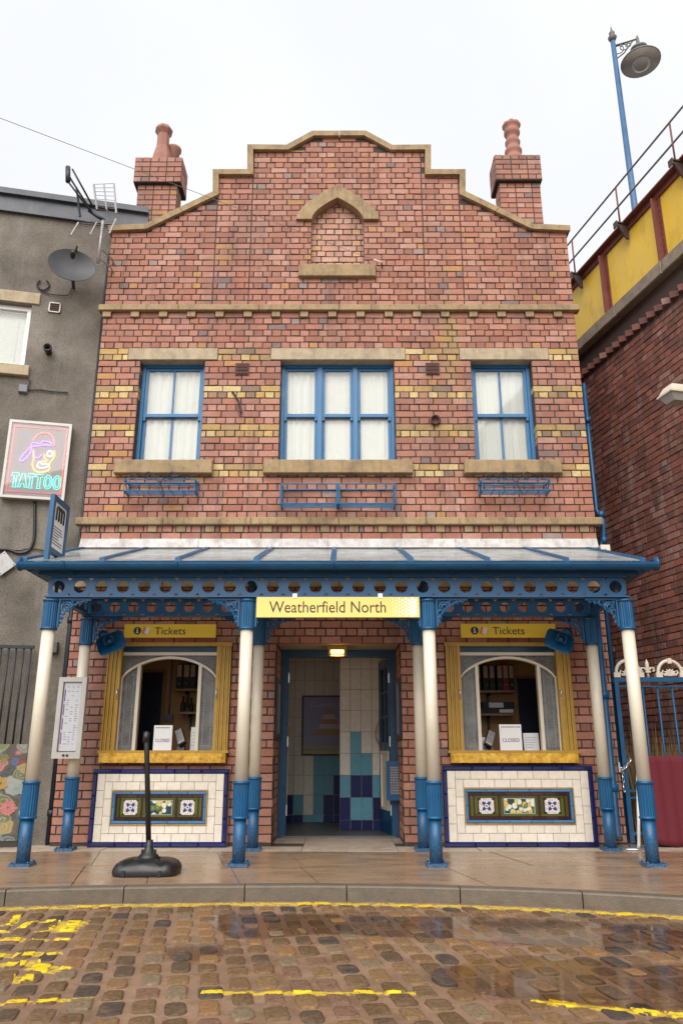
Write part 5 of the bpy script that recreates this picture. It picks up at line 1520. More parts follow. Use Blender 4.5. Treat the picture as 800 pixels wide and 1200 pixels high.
# ================================================================== FLOWER BASKETS UNDER THE SILLS
def basket(px0, px1, pz0, pz1, where, scrolls, halves):
    Y0, Y1 = -.215, -.02
    o = None
    a, b = at(px0, 565, Y0)[0], at(px1, 565, Y0)[0]; zt_, zb_ = at(300, pz0, Y0)[1], at(300, pz1, Y0)[1]
    o = thing('flower_basket', 'empty blue wire flower basket under the ' + where, 'flower basket', ((a+b)/2, -.02, zb_), 'wire flower baskets under the upper windows')
    spans = [(a, (a+b)/2-.01), ((a+b)/2+.01, b)] if halves else [(a, b)]
    for s0, s1 in spans:
        f = MB(); w = .010
        for z, y in ((zt_, Y0), (zt_-(zt_-zb_)*.30, Y0), (zb_, Y0), (zt_, Y1)): f.tube([(s0, y, z), (s1, y, z)], w*.75, 5)
        f.build('rail', M_BASKET, o)
        for X in (s0, s1):
            g = MB(); g.tube([(X,Y1,zt_+.05),(X,Y1,zb_),(X,Y0,zb_),(X,Y0,zt_),(X,Y1,zt_)], .010, 5); g.tube([(X,Y1,zb_),(X,Y0,zt_)], .007, 5); g.build('end_frame', M_BASKET, o)
        g = MB()
        for k in range(5): y = Y0+(Y1-Y0)*k/5; g.tube([(s0,y,zb_),(s1,y,zb_)], .0055, 5)
        n = 6 if scrolls else 0
        for k in range(1, n): X = s0+(s1-s0)*k/n; g.tube([(X,Y0,zt_),(X,Y0,zb_),(X,Y1,zb_)], .004, 4)
        g.build('wire_floor', M_BASKET, o)
    if scrolls:
        m = (a+b)/2; g = MB()
        for s_ in (-1, 1):
            P = []
            for i in range(25):
                t = i/24; ang = math.pi*1.5*t*1.6; rr = .055*(1-t*.7); P.append((m+s_*(.12+rr*math.cos(ang)), Y0-.004, zt_+.035+rr*math.sin(ang)))
            g.tube(P, .0055, 5)
            P = []
            for i in range(19):
                t = i/18; ang = math.pi*2.2*t; rr = .042*(1-t*.65); P.append((m+s_*(.30-rr*math.cos(ang)), Y0-.004, zt_+.025+rr*math.sin(ang)))
            g.tube(P, .0055, 5); g.tube([(m+s_*.0, Y0-.004, zt_-.06), (m+s_*.06, Y0-.004, zt_+.05), (m+s_*.13, Y0-.004, zt_+.09), (m+s_*.22, Y0-.004, zt_+.05)], .0055, 5)
        g.tube([(m,Y0-.004,zt_-.02),(m+.06,Y0-.01,zb_-.06)], .008, 5)
        g.build('scroll', M_IRON, o)
basket(146, 228.5, 562, 575, 'left upper window', True, False)
basket(329.5, 462.5, 567, 590, 'middle upper window', False, True)
basket(564.5, 644, 562, 574, 'right upper window', True, False)

# wires and cables on the front
def wire(name, lab, cat, pts, r, m, n=5):
    mb = MB(); mb.tube(pts, r, n); o = mb.build(name, m); return tag(o, lab, cat)
A = Vector((at(447,308,-.06)[0], -.06, at(447,308,-.06)[1])); B = Vector((at(-40,123,-3.2)[0], -3.2, at(-40,123,-3.2)[1]))
mb = MB(); mb.tube([tuple(A.lerp(B, i/14)) for i in range(15)], .0028, 5)
o = thing('overhead_wire', 'thin overhead wire crossing the gable to a white insulator', 'wire', tuple(A))
mb.build('wire_strand', M_RAIL, o)
dv = (B-A).normalized(); mb = MB()
for k in range(4): mb.lathe([(.010,-.010),(.018,0),(.010,.010)], tuple(A+dv*(.03+.03*k)), 8)
mb.build('insulator', M_WHITE, o)
mb = MB(); mb.tube([(A.x+.01,.0,A.z-.03),tuple(A)], .008, 6); mb.build('eye_bolt', M_IRON, o)
p = [at(*q, -.015) for q in ((272,459),(277,466),(281,473),(283,484))]; q_ = [at(*q, -.02) for q in ((273,459),(280,470),(279,480),(282,486))]
o = thing('cable_stub', 'two dead cable ends hanging from the wall beside the middle upper window', 'cable', (p[0][0], 0, p[-1][1]))
mb = MB(); mb.tube([(p[0][0],.005,p[0][1])]+[(x,-.02,z) for x, z in p], .010, 5); mb.build('cable_end', M_IRON, o)
mb = MB(); mb.tube([(q_[0][0]+.01,.005,q_[0][1])]+[(x,-.035,z) for x, z in q_], .007, 5); mb.build('cable_end', M_IRON, o)

# rainwater pipes
o = thing('drainpipe', 'blue rainwater pipe on the front between the right columns', 'drainpipe', (2.70, -.07, 0))
xa_, xb_ = at(697, 700, -.08)[0], at(722, 985, -.08)[0]; xm_ = (xa_+xb_)/2; zb2 = at(720, 984, -.08)[1]
mb = MB(); mb.tube([(xm_,-.08,2.42),(xm_,-.08,zb2+.06),(xm_+.005,-.10,zb2)], .040, 12); mb.build('pipe', M_BLUE, o)
for z in (.55, 1.45): mb = MB(); mb.lathe([(.049,-.035),(.049,.035)], (xm_,-.08,z), 12); mb.box(xm_-.08, xm_+.08, -.034, .0, z-.03, z+.03); mb.build('pipe_collar', M_BLUE, o)
mb = MB(); mb.lathe([(.034,-.002),(.034,.03)], (xm_+.006,-.105,zb2-.006), 12); mb.build('pipe_mouth', M_INK, o)  # solid black plug, painted for the dark inside of the open pipe end
o = thing('corner_pipe', 'thin blue pipe up the right corner of the brick house', 'drainpipe', (2.915, .10, 0))
x_, zt3 = at(690, 450, .10)
mb = MB(); mb.tube([(2.90,.10,.02),(2.90,.10,3.05),(2.945,.06,3.17),(2.955,.06,3.36),(2.905,.10,3.50),(2.905,.10,zt3)], .024, 8); mb.build('pipe', M_BLUE, o)
for z in (3.14, 3.44, 4.6, 1.6):
    far_ = z > 3.5 or z < 3; mb = MB(); mb.lathe([(.034,-.03),(.034,.03)], (2.905 if far_ else 2.945, .09 if far_ else .07, z), 10); mb.build('pipe_collar', M_BLUE, o)
x_, z_ = at(708, 647, -.02)
o = thing('meter_box', 'small white electrical box on the right corner above the canopy', 'electrical box', (x_, 0, z_)); mb = MB(); mb.bbox(x_-.05, x_+.055, -.06, .05, z_-.07, z_+.075, .008); mb.build('casing', M_CREAM, o)
mb = MB(); mb.lathe([(.02,0),(.02,.006)], (x_-.01,-.058,z_+.01), 10, M=Matrix.Rotation(R(90),4,'X')); mb.build('screw_cap', M_GALV, o)

# ================================================================== GREY BUILDING ON THE LEFT (its own frame)
lbg = thing('grey_building', 'old building in grey pebbledash with slate coloured fascia left of the brick house', 'building', fr=LF)
wx1, wz0 = at(32, 430, 0, LF); wz1 = at(32, 357, 0, LF)[1]; wx1 = at(33, 395, 0, LF)[0]; wx0 = wx1-.95
mb = MB(); XE = .05
mb.box(-7, wx0, 0, .3, -.05, 7.32); mb.box(wx1, XE, 0, .3, -.05, 7.32); mb.box(wx0, wx1, 0, .3, -.05, wz0); mb.box(wx0, wx1, 0, .3, wz1, 7.32)
mb.build('wall', M_RENDER, lbg)
mb = MB(); mb.box(-7, XE, .3, 4.0, -.05, 7.3); mb.build('rear_wall', M_RENDER, lbg)
mb = MB(); mb.box(-7, .47, -.05, .20, 7.30, 7.52); mb.build('fascia', M_SLATE, lbg)
mb = MB(); mb.box(-7, .47, -.10, .25, 7.521, 7.60); mb.build('roof_edge', M_SLATE, lbg)
mb = MB(); mb.hull8([(-7,.21,7.50),(.47,.21,7.50),(.47,4,7.9),(-7,4,7.9),(-7,.26,7.59),(.47,.26,7.59),(.47,4,7.99),(-7,4,7.99)]); mb.build('roof', M_SLATE, lbg)
l0 = at(0, 345, -.02, LF); mb = MB(); lx1 = at(48, 345, -.02, LF)[0]
mb.bbox(wx0-.2, lx1, -.02, .10, wz1+.012, at(20, 340.5, -.02, LF)[1], .006); mb.build('lintel', M_LINTEL, lbg)
mb = MB(); mb.bbox(wx0-.05, at(33.5, 437, -.06, LF)[0], -.06, .10, wz0-.135, wz0-.004, .006); mb.build('sill', M_LINTEL, lbg)
fm = MB(); f = .055
fm.box(wx0+.003, wx0+f, .06, .14, wz0, wz1); fm.box(wx1-f, wx1-.003, .06, .14, wz0, wz1); fm.box(wx0+f, wx1-f, .061, .14, wz0, wz0+f); fm.box(wx0+f, wx1-f, .061, .14, wz1-f, wz1-.003)
win = fm.build('window', M_WHITE, lbg)
mb = MB(); mb.box(wx0+f, wx1-f, .09, .095, wz0+f, wz1-f); mb.build('pane', M_GLASS, win)
bl = MB(); bl.box(wx0+f, wx1-f, .17, .18, wz0+.01, wz1-.01)
for k in range(3): X = wx1-f-.10-.30*k; bl.box(X-.18, X, .160, .171, wz0+.10, wz1-.16)
bl.build('blind', M_CURT, win)
def lvent(px, py, s):
    x, z = at(px, py, 0, LF); o = thing('wall_vent', 'square terracotta vent under the satellite dish on the grey wall', 'vent', fr=LF)
    mb = MB(); 
    for a, b, c, d in ((x-s,x+s,z+s-.014,z+s),(x-s,x+s,z-s,z-s+.014),(x-s,x-s+.014,z-s,z+s),(x+s-.014,x+s,z-s,z+s)): mb.box(a, b, -.02, .005, c, d)
    mb.build('frame', M_GALV, o); mb = MB(); mb.box(x-s+.014, x+s-.014, -.012, .005, z-s+.014, z+s-.014)
    for k in range(4): mb.box(x-s+.014, x+s-.014, -.018, -.012, z-s+.025+k*.03, z-s+.037+k*.03)
    mb.build('louvre', M_TERRAV, o)
lvent(64.5, 361, .068)
# satellite dish
x, z = at(84, 314, -.26, LF)
o = thing('satellite_dish', 'dark grey satellite dish on the grey wall', 'satellite dish', fr=LF)
dn = Vector((.16, -.97, .12)).normalized(); rt = Vector((1,0,0)); rt = (rt - dn*rt.dot(dn)).normalized(); up = dn.cross(rt) * -1
Md = Matrix.Translation((x, -.26, z)) @ Matrix(((rt.x,up.x,dn.x,0),(rt.y,up.y,dn.y,0),(rt.z,up.z,dn.z,0),(0,0,0,1)))
prof = [(.27*i/8+.002, .06*(i/8)**2) for i in range(9)]
mb = MB(Md @ Matrix.Diagonal((1.0,.84,1,1))); mb.lathe(prof + [(.277,.062),(.275,.052)] + [(r, zz_-.012) for r, zz_ in prof[::-1]], n=28); mb.build('reflector', M_DISH, o)
mb = MB(Md); mb.tube([(.02,-.235,.03),(.03,-.20,.16),(0,-.02,.25)], .014, 6); mb.build('arm', M_BLACK, o)
mb = MB(Md); mb.lathe([(.024,.27),(.03,.30),(.03,.36),(.02,.38)], (0,.02,-.06), 10); mb.build('receiver', M_BLACK, o)
mb = MB(); mb.tube([(x+.01,-.01,z-.12),(x+.01,-.10,z-.08),(x,-.22,z-.02)], .02, 6); mb.build('wall_mount', M_DISH, o)
# cable loop and runs on the grey wall
def lpts(lst, y=-.018): return [(at(a, b, y, LF)[0], y, at(a, b, y, LF)[1]) for a, b in lst]
o = thing('dish_cable', 'black cable coiled in a loop beside the satellite dish', 'cable', fr=LF)
mb = MB(); mb.tube(lpts([(48+7*math.cos(R(a))+3, 334+6*math.sin(R(a))) for a in range(-60, 250, 20)]), .010, 5); mb.build('cable_coil', M_IRON, o)
mb = MB(); mb.tube(lpts([(48,341),(56,344),(66,345.5),(78,346.5),(82,345),(84,338)]), .006, 5); mb.build('cable_run', M_IRON, o)
x, z = at(57.5, 413, 0, LF); o = thing('pipe_stub', 'short black pipe stub sticking out of the grey wall', 'pipe', fr=LF)
mb = MB(); mb.lathe([(.040,0),(.042,.10),(.050,.10),(.050,.14),(.036,.14),(.034,.06)], (x, .0, z), 14, M=Matrix.Rotation(R(90),4,'X')); mb.build('pipe', M_BLACK, o)
x, z = at(28, 456.5, 0, LF); o = thing('junction_box', 'small junction box with a cable below the upper window on the grey wall', 'junction box', fr=LF)
mb = MB(); mb.bbox(x-.05, x+.05, -.05, .0, z-.05, z+.045, .008); mb.build('casing', M_RAIL, o); mb = MB(); mb.tube(lpts([(32,457),(48,457),(62,459),(80,460)]), .008, 5); mb.tube(lpts([(34,452),(36,447),(34,444)]), .006, 5); mb.build('cable_run', M_IRON, o)

# neon tattoo sign
x0, z1_ = at(12, 490.5, -.10, LF); x1, _ = at(85, 497, -.10, LF); z0_ = at(40, 584.5, -.10, LF)[1]; z1_ = at(48, 494, -.10, LF)[1]
o = thing('tattoo_sign', 'neon sign with a head in a bandana and the word TATTOO on the grey wall', 'neon sign', fr=LF)
f = .03; w, h = x1-x0, z1_-z0_
mb = MB(); mb.box(x0, x0+f, -.10, -.02, z0_, z1_); mb.box(x1-f, x1, -.10, -.02, z0_, z1_); mb.box(x0+f, x1-f, -.099, -.02, z0_, z0_+f); mb.box(x0+f, x1-f, -.099, -.02, z1_-f, z1_); mb.build('frame', M_ALU, o)
mb = MB(); mb.box(x0+f, x1-f, -.078, -.021, z0_+f, z1_-f); mb.build('back_board', paint('sign_back_grey', (.45,.41,.41), .6, .08, 5), o)
def q(u, v): return (x0+w*u, -.088, z0_+h*v)
def curve(P, closed=False, n=5):
    P = [Vector(p) for p in P]; outp = []; m = len(P)
    for i in range(m if closed else m-1):
        a = P[(i-1) % m] if (closed or i) else P[i]; b = P[i]; c = P[(i+1) % m]; d = P[(i+2) % m] if (closed or i < m-2) else c
        for k in range(n):
            t = k/n; outp.append(tuple(.5*((2*b)+(c-a)*t+(2*a-5*b+4*c-d)*t*t+(3*b-a-3*c+d)*t**3)))
    if not closed: outp.append(tuple(P[-1]))
    return outp
NEON = {k: emis('neon_'+k, c, s_, b) for k, c, s_, b in (('red',(1,.22,.20),.5,(.7,.30,.30)),('cyan',(.25,1,.86),.45,(.30,.62,.58)),('violet',(.52,.25,1),.6,(.42,.28,.62)),('amber',(1,.55,.14),.55,(.7,.45,.16)),('white',(1,.97,.9),.45,(.6,.6,.58)))}
tr_ = .0085
mb = MB(); mb.tube([q(.09,.08),q(.09,.92),q(.93,.92),q(.93,.08)], tr_, 6, closed=True); mb.build('border_tube', NEON['red'], o)
mb = MB(); mb.tube(curve([q(.40,.74),q(.47,.83),q(.60,.86),q(.71,.81),q(.75,.70)]), tr_, 6); mb.build('bandana_tube', NEON['red'], o)
mb = MB()
for c_ in (curve([q(.38,.66),q(.41,.72),q(.52,.71),q(.56,.75),q(.68,.74),q(.70,.70),q(.60,.70),q(.42,.67)], True), curve([q(.38,.66),q(.30,.58),q(.24,.50),q(.27,.47),q(.36,.54),q(.39,.62)], True), curve([q(.44,.60),q(.46,.54),q(.52,.53),q(.57,.58)])): mb.tube(c_, tr_*.9, 6)
mb.build('scarf_tube', NEON['violet'], o)
mb = MB()
for c_ in (curve([q(.43,.62),q(.45,.50),q(.44,.44),q(.49,.36),q(.60,.345),q(.71,.38),q(.71,.46),q(.77,.56),q(.76,.64)]), curve([q(.61,.58),q(.62,.53),q(.66,.50),q(.62,.48),q(.59,.50)])): mb.tube(c_, tr_, 6)
mb.build('face_tube', NEON['amber'], o)
mb = MB()
for c_ in (curve([q(.65,.60),q(.69,.63),q(.74,.60),q(.72,.56),q(.67,.56)], True), curve([q(.52,.44),q(.55,.48),q(.60,.45),q(.68,.46),q(.69,.43),q(.60,.40),q(.53,.41)], True)): mb.tube(c_, tr_, 6)
mb.build('eye_and_mouth_tube', NEON['white'], o)
mb = MB(); hw_ = .024
def stroke(pts): 
    "a letter stroke drawn as a double tube outline"
    mb.tube([q(*p) for p in pts], tr_*.75, 5, closed=True)
lz0, lz1 = .135, .315
def T_(u): stroke([(u-.055,lz1),(u+.055,lz1),(u+.055,lz1-.035),(u+.02,lz1-.035),(u+.02,lz0+.025),(u+.035,lz0),(u-.035,lz0),(u-.02,lz0+.025),(u-.02,lz1-.035),(u-.055,lz1-.035)])
def A_(u): stroke([(u-.07,lz0),(u-.02,lz1),(u+.02,lz1),(u+.07,lz0),(u+.035,lz0),(u+.02,lz0+.05),(u-.02,lz0+.05),(u-.035,lz0)])
def O_(u):
    for k in (1, .52): mb.tube([q(u+.065*k*math.cos(2*math.pi*i/14), (lz0+lz1)/2+(lz1-lz0)/2*(k if k == 1 else .68)*math.sin(2*math.pi*i/14)) for i in range(14)], tr_*.75, 5, closed=True)
T_(.20); A_(.325); T_(.45); T_(.575); O_(.715); O_(.86)
mb.build('letter_tube', NEON['cyan'], o)
mb = MB(); mb.box(x0+f+.001, x1-f-.001, -.0995, -.098, z0_+f+.001, z1_-f-.001); mb.build('cover', M_CASEG, o)
o = thing('sign_cable', 'thick black cable running down from the neon sign and along the grey wall', 'cable', fr=LF)
mb = MB(); mb.tube(curve([Vector(p) for p in lpts([(41,588),(41,612),(40,632),(34,645),(22,648),(10,644),(-8,644)], -.025)]), .016, 6); mb.build('cable_run', M_BLACK, o)
mb = MB(); mb.tube(curve([Vector(p) for p in lpts([(-8,648),(10,645),(24,645),(36,643),(55,646),(70,652)], -.02)]), .007, 5); mb.build('thin_cable', M_BLACK, o)
x, z = at(3, 660, -.06, LF); o = thing('metal_plate', 'tilted square metal plate on the grey wall left of the canopy', 'plate', fr=LF)
Mp = Matrix.Translation((x, -.03, z)) @ Matrix.Rotation(R(-42),4,'Y'); mb = MB(Mp); mb.bbox(-.10,.10,-.02,.0,-.10,.10,.004); mb.build('sheet', M_GALV, o)
mb = MB(Mp); [mb.lathe([(.008,0),(.006,.006)], (sx_*.08,-.018,sz_*.08), 6, M=Matrix.Rotation(R(90),4,'X')) for sx_ in (-1,1) for sz_ in (-1,1)]; mb.build('screw', M_RAIL, o)
x, z = at(62, 759, 0, LF); o = thing('conduit_box', 'grey square box on the grey wall behind the front left column', 'box', fr=LF)
mb = MB(); mb.bbox(x-.10, x+.055, -.05, .0, z-.06, z+.06, .006); mb.build('casing', M_LAMP, o); mb = MB(); mb.box(x-.09, x+.045, -.053, -.049, z-.05, z+.05); mb.build('lid', M_LAMP, o)
o = thing('black_pipe', 'black rainwater pipe between the grey building and the brick house', 'drainpipe', fr=LF)
mb = MB(); mb.tube([(.03,-.03,.0),(.03,-.03,2.5),(.03,-.012,2.6),(.03,-.012,6.9)], [.032,.032,.016,.016], 8); mb.build('pipe', M_IRON, o)
for zz_ in (.30, 2.25): mb = MB(); mb.lathe([(.042,-.03),(.042,.03)], (.03,-.03,zz_), 10); mb.build('pipe_collar', M_IRON, o)

# mural board and the railing behind it
bx1, bz1 = at(33, 872, -.16, LF); bx1 = at(20, 990, -.16, LF)[0]
o = thing('mural_board', 'board painted with flowers standing at the foot of the grey wall', 'mural', fr=LF)
mb = MB(); mb.box(-2.2, bx1, -.16, -.13, .06, bz1); mb.build('board', M_MURAL, o)
mb = MB(); mb.box(-2.2, bx1, -.15, -.12, .0, .06); mb.build('plinth', M_INK, o)
def flower(px, py, r, m, n=14):
    X, Z = at(px, py, -.163, LF); mb = MB(); rr = random.Random(int(px*7))
    for k in range(n):
        a = 2*math.pi*k/n; L = r*rr.uniform(.8,1.1); wd = r*.28; c_, s_ = math.cos(a), math.sin(a)
        P = [(X+c_*r*.15-s_*wd*.25, Z+s_*r*.15+c_*wd*.25), (X+c_*r*.15+s_*wd*.25, Z+s_*r*.15-c_*wd*.25), (X+c_*L*.8+s_*wd*.6, Z+s_*L*.8-c_*wd*.6), (X+c_*L, Z+s_*L), (X+c_*L*.8-s_*wd*.6, Z+s_*L*.8+c_*wd*.6)]
        mb.prism(P[::-1] if False else P, -.1615-.0003*k, -.1602)
    mb.build('painted_flower', m, o)
flower(10, 947, .085, paint('pink_flower_paint', (.42,.15,.14), .8, .3, 40)); flower(1, 918, .075, paint('ochre_flower_paint', (.36,.22,.06), .8, .3, 40)); flower(22, 925, .06, paint('grey_flower_paint', (.24,.27,.24), .8, .3, 40)); flower(18, 893, .05, paint('blue_flower_paint', (.08,.14,.26), .8, .4, 40), 9); flower(24, 893, .028, paint('red_flower_paint', (.42,.04,.03), .8, .3, 40), 7); flower(6, 888, .05, paint('olive_flower_paint', (.20,.19,.05), .8, .4, 40), 8)
o = thing('iron_railing', 'black iron railing above the painted board', 'railing', fr=LF)
rz = at(20, 757.5, -.10, LF)[1]; rx1 = at(41, 757, -.10, LF)[0]
mb = MB(); mb.box(-2.2, rx1, -.115, -.085, rz-.02, rz+.012); mb.build('top_rail', M_IRON, o)
mb = MB(); mb.box(-2.2, rx1, -.112, -.088, bz1-.10, bz1-.075); mb.build('bottom_rail', M_IRON, o)
mb = MB(); mb.tube([(0,-.10,bz1-.076),(0,-.10,rz-.02)], .010, 6); me = mb.mesh('bar', M_IRON)
k = 0; X = rx1-.03
while X > -2.2: put('bar', me, (X, 0, 0), o); X -= .0735; k += 1

# TV aerial in front of the shoulder of the gable
o = thing('tv_aerial', 'old TV aerial with a folded boom and mesh reflectors on a short mast', 'aerial', (-2.85,-.28,5.9))
YA_ = -.30
def A3(px, py, y=YA_): X, Z = at(px, py, y); return (X, y, Z)
mb = MB(); mb.tube([A3(115,308), A3(121,258)], .018, 7); mb.build('mast', M_GALV, o)
mb = MB(); mb.tube([A3(117,303), (A3(125,303)[0], -.12, A3(125,303)[2]), (A3(125,302)[0], .06, A3(125,302)[2])], .010, 5); mb.tube([A3(119,292), (A3(126,292)[0], -.12, A3(126,292)[2]), (A3(126,292)[0], .06, A3(126,292)[2])], .010, 5); mb.build('mast_clamp', M_GALV, o)
mb = MB(); mb.tube([A3(79,203,-.55), A3(108,249,-.35)], .012, 6); mb.tube([A3(85,198,-.55), A3(108,240,-.35)], .012, 6); mb.tube([A3(81,214,-.60), A3(106,247,-.38)], .012, 6); mb.tube([A3(80,196,-.56),A3(80,213,-.58)], .03, 7); mb.build('boom', M_IRON, o)
mb = MB(); mb.tube([A3(104,246,-.36), A3(115,254,-.30), A3(122,258,-.30)], .022, 6); mb.build('dipole_head', M_IRON, o)
def grid(c, nm):
    mb = MB(); (a, b, d, e) = [Vector(p) for p in c]     # two long edges a-b and d-e
    mb.tube([tuple(a), tuple(b)], .013, 5); mb.tube([tuple(d), tuple(e)], .013, 5); mb.tube([tuple(a.lerp(d,.5)), tuple(b.lerp(e,.5))], .010, 5)
    for k in range(8): mb.tube([tuple(a.lerp(b, k/7)), tuple(d.lerp(e, k/7))], .0038, 4)
    mb.build('reflector_grid', nm, o)
grid([A3(110,216,-.35), A3(114,246,-.30), A3(133.5,215,-.20), A3(136.5,250,-.20)], M_GALV)
grid([A3(92,261,-.34), A3(83,276,-.55), A3(136,257,-.20), A3(128,274,-.45)], M_GALV)
mb = MB(); mb.tube([A3(90,220,-.42), A3(94,254,-.38)], .014, 5); mb.tube([A3(113,246,-.32),A3(125,246,-.27)], .010, 5); mb.build('cross_arm', M_IRON, o)

# ================================================================== VIADUCT ON THE RIGHT (its own frame)
vd = thing('viaduct', 'tall dark sooty brick viaduct wall with a stone coping right of the brick house', 'viaduct', fr=RF)
VX0, VX1 = -7.0, 5.0
mb = MB(); mb.box(VX0, VX1, .008, 1.6, -.05, 6.42); mb.build('wall', M_MORTAR2, vd)
rbv = random.Random(21)
vb = bond(VX0, 3.2, .0, 74, [], stretcher=False)
def vw(x, z):
    p = RF.m @ Vector((x, 0, z)); return in_view(p.x, p.y, p.z)
vis, oth = [], []
for b in vb:
    xm, zm = (b[0]+b[1])/2, (b[2]+b[3])/2; q_ = vw(xm, zm)
    if q_ and 690 < q_[0] < 800 and 420 < q_[1] < 880 and abs(b[1]-b[0]-(UN-JO)) < .002: vis.append((q_[2], b))
    else: oth.append(b)
vis.sort(key=lambda a: a[0]); oth += [b for _, b in vis[300:]]; vis = [b for _, b in vis[:300]]
vm = brick_meshes(UN-JO+.004, CO-JO+.003, M_DARK, 14, rbv)
for b in vis: put('brick', rbv.choice(vm), ((b[0]+b[1])/2, 0, (b[2]+b[3])/2), vd)
mb = MB()
for b in oth: brick_add(mb, b, 0, 0, rbv)
mb.build('brickwork', M_DARK, vd, kind='stuff')
mb = MB(); mb.box(VX0, VX1, -.02, .008, 6.17, 6.42); mb.build('oversailing_course', M_MORTAR2, vd)
mb = MB(); X = VX0
while X < 3.2:
    Mt = Matrix.Translation((X, -.004, 0)) @ Matrix.Rotation(R(45),4,'Z'); m2 = MB(Mt); m2.box(-.05,.05,-.05,.05,6.085,6.168); mb.v += m2.v; mb.f += [[i+len(mb.v)-8 for i in f_] for f_ in m2.f]; mb.m += m2.m; mb.sm += m2.sm; X += .155
mb.build('dog_tooth_course', M_DARK, vd, kind='stuff')
X = VX0
while X < VX1:
    w = rbv.uniform(.75, 1.0); mb = MB(); mb.bbox(X+.003, X+w-.003, -.14+rbv.uniform(-.004,.004), .30, 6.42, 6.60, .012); mb.build('coping_stone', M_COPE2, vd); X += w
mb = MB(); mb.box(VX0, VX1, .301, 3.2, 6.42, 6.5); mb.build('deck', M_COPE2, vd)
# yellow girder with red stiffeners, flange and handrail
gd = thing('bridge_girder', 'yellow plate girder with red oxide ribs along the top of the viaduct', 'girder', fr=RF)
zf = .5*(at(674,321,-.08,RF)[1]+at(800,174,-.08,RF)[1])
s1, s2 = at(707, 310, .02, RF)[0], at(768, 240, .02, RF)[0]; pit = s2-s1
ribs = [s1+pit*k for k in range(-6, 6) if VX0 < s1+pit*k < VX1]
edges_ = [VX0]+ribs+[VX1]
for a, b in zip(edges_[:-1], edges_[1:]):
    mb = MB(); mb.box(a+.002, b-.002, .05, .07, 6.602, zf-.10); mb.build('web_plate', M_GIRDER, gd)
for r_ in ribs:
    mb = MB(); mb.box(r_-.055, r_+.055, .03, .049, 6.603, zf-.105); mb.box(r_-.012, r_+.012, -.05, .03, 6.603, zf-.105); rb_ = mb.build('stiffener', M_RUST, gd)
    mb = MB()
    for k in range(12):
        for s_ in (-1,1): mb.lathe([(.010,0),(.008,.008),(.003,.011)], (r_+s_*.035, .03, 6.66+k*.085), 6, M=Matrix.Rotation(R(90),4,'X'))
    mb.build('rivet', M_RUST, rb_, kind='stuff')
mb = MB(); mb.box(VX0, VX1, -.06, .20, zf-.02, zf); mb.box(VX0, VX1, .02, .05, zf-.10, zf-.021); mb.build('top_flange', M_RUST, gd)
hr = thing('handrail', 'thin twin rail handrail along the top of the yellow girder', 'railing', fr=RF)
zr1_ = .5*(at(667,286,-.05,RF)[1]+at(800,122,-.05,RF)[1]); zr2_ = .5*(at(668,308,-.05,RF)[1]+at(800,152,-.05,RF)[1])
for z in (zr1_, zr2_): mb = MB(); mb.tube([(VX0,-.05,z),(VX1,-.05,z)], .014, 7); mb.build('rail', M_RAIL, hr)
p1, p2 = at(726, 262, -.05, RF)[0], at(790, 185, -.05, RF)[0]; dp = p2-p1
posts = [p1+dp*k for k in range(-6, 4) if VX0 < p1+dp*k < VX1]
mb = MB(); mb.tube([(0,-.05,zf),(0,-.05,zr1_)], .012, 6); pm_ = mb.mesh('post', M_RUST)
mb = MB(); mb.prism([(-.03,zf-.022),(.03,zf-.022),(.03,zf-.04),(-.03,zf-.04)][::-1], -.16, .02); mb.hull8([(-.012,-.02,zf-.26),(.012,-.02,zf-.26),(.012,.019,zf-.26),(-.012,.019,zf-.26),(-.012,-.15,zf-.041),(.012,-.15,zf-.041),(.012,.019,zf-.041),(-.012,.019,zf-.041)]); mb.box(-.04,.04,-.17,-.155,zf-.11,zf-.02); bm_ = mb.mesh('post_bracket', paint('dark_iron_bracket', (.06,.035,.03), .6, .3, 10))
for X in posts: put('post', pm_, (X,0,0), hr); put('post_bracket', bm_, (X+.05,0,0), hr)
# floodlight
x, z = at(789, 462, -.40, RF)
o = thing('floodlight', 'cream floodlight on a bracket high on the viaduct wall', 'floodlight', fr=RF)
mb = MB(); mb.hull8([(x-.12,-.52,z),(x+.12,-.52,z),(x+.12,-.24,z-.02),(x-.12,-.24,z-.02),(x-.08,-.47,z+.09),(x+.08,-.47,z+.09),(x+.08,-.27,z+.09),(x-.08,-.27,z+.09)]); mb.box(x-.128,x+.128,-.53,-.235,z-.022,z-.001); mb.build('housing', M_CREAM, o)
mb = MB(); mb.hull8([(x-.07,-.46,z-.10),(x+.07,-.46,z-.10),(x+.07,-.29,z-.10),(x-.07,-.29,z-.10),(x-.11,-.51,z-.0225),(x+.11,-.51,z-.0225),(x+.11,-.25,z-.0225),(x-.11,-.25,z-.0225)]); mb.build('lens', paint('ribbed_lens', (.40,.40,.38), .25, .1, 40), o)
mb = MB(); mb.box(x-.03,x+.03,-.24,.02,z-.05,z+.03); mb.box(x-.07,x+.07,-.015,.01,z-.12,z+.08); mb.build('arm', M_COPE2, o)
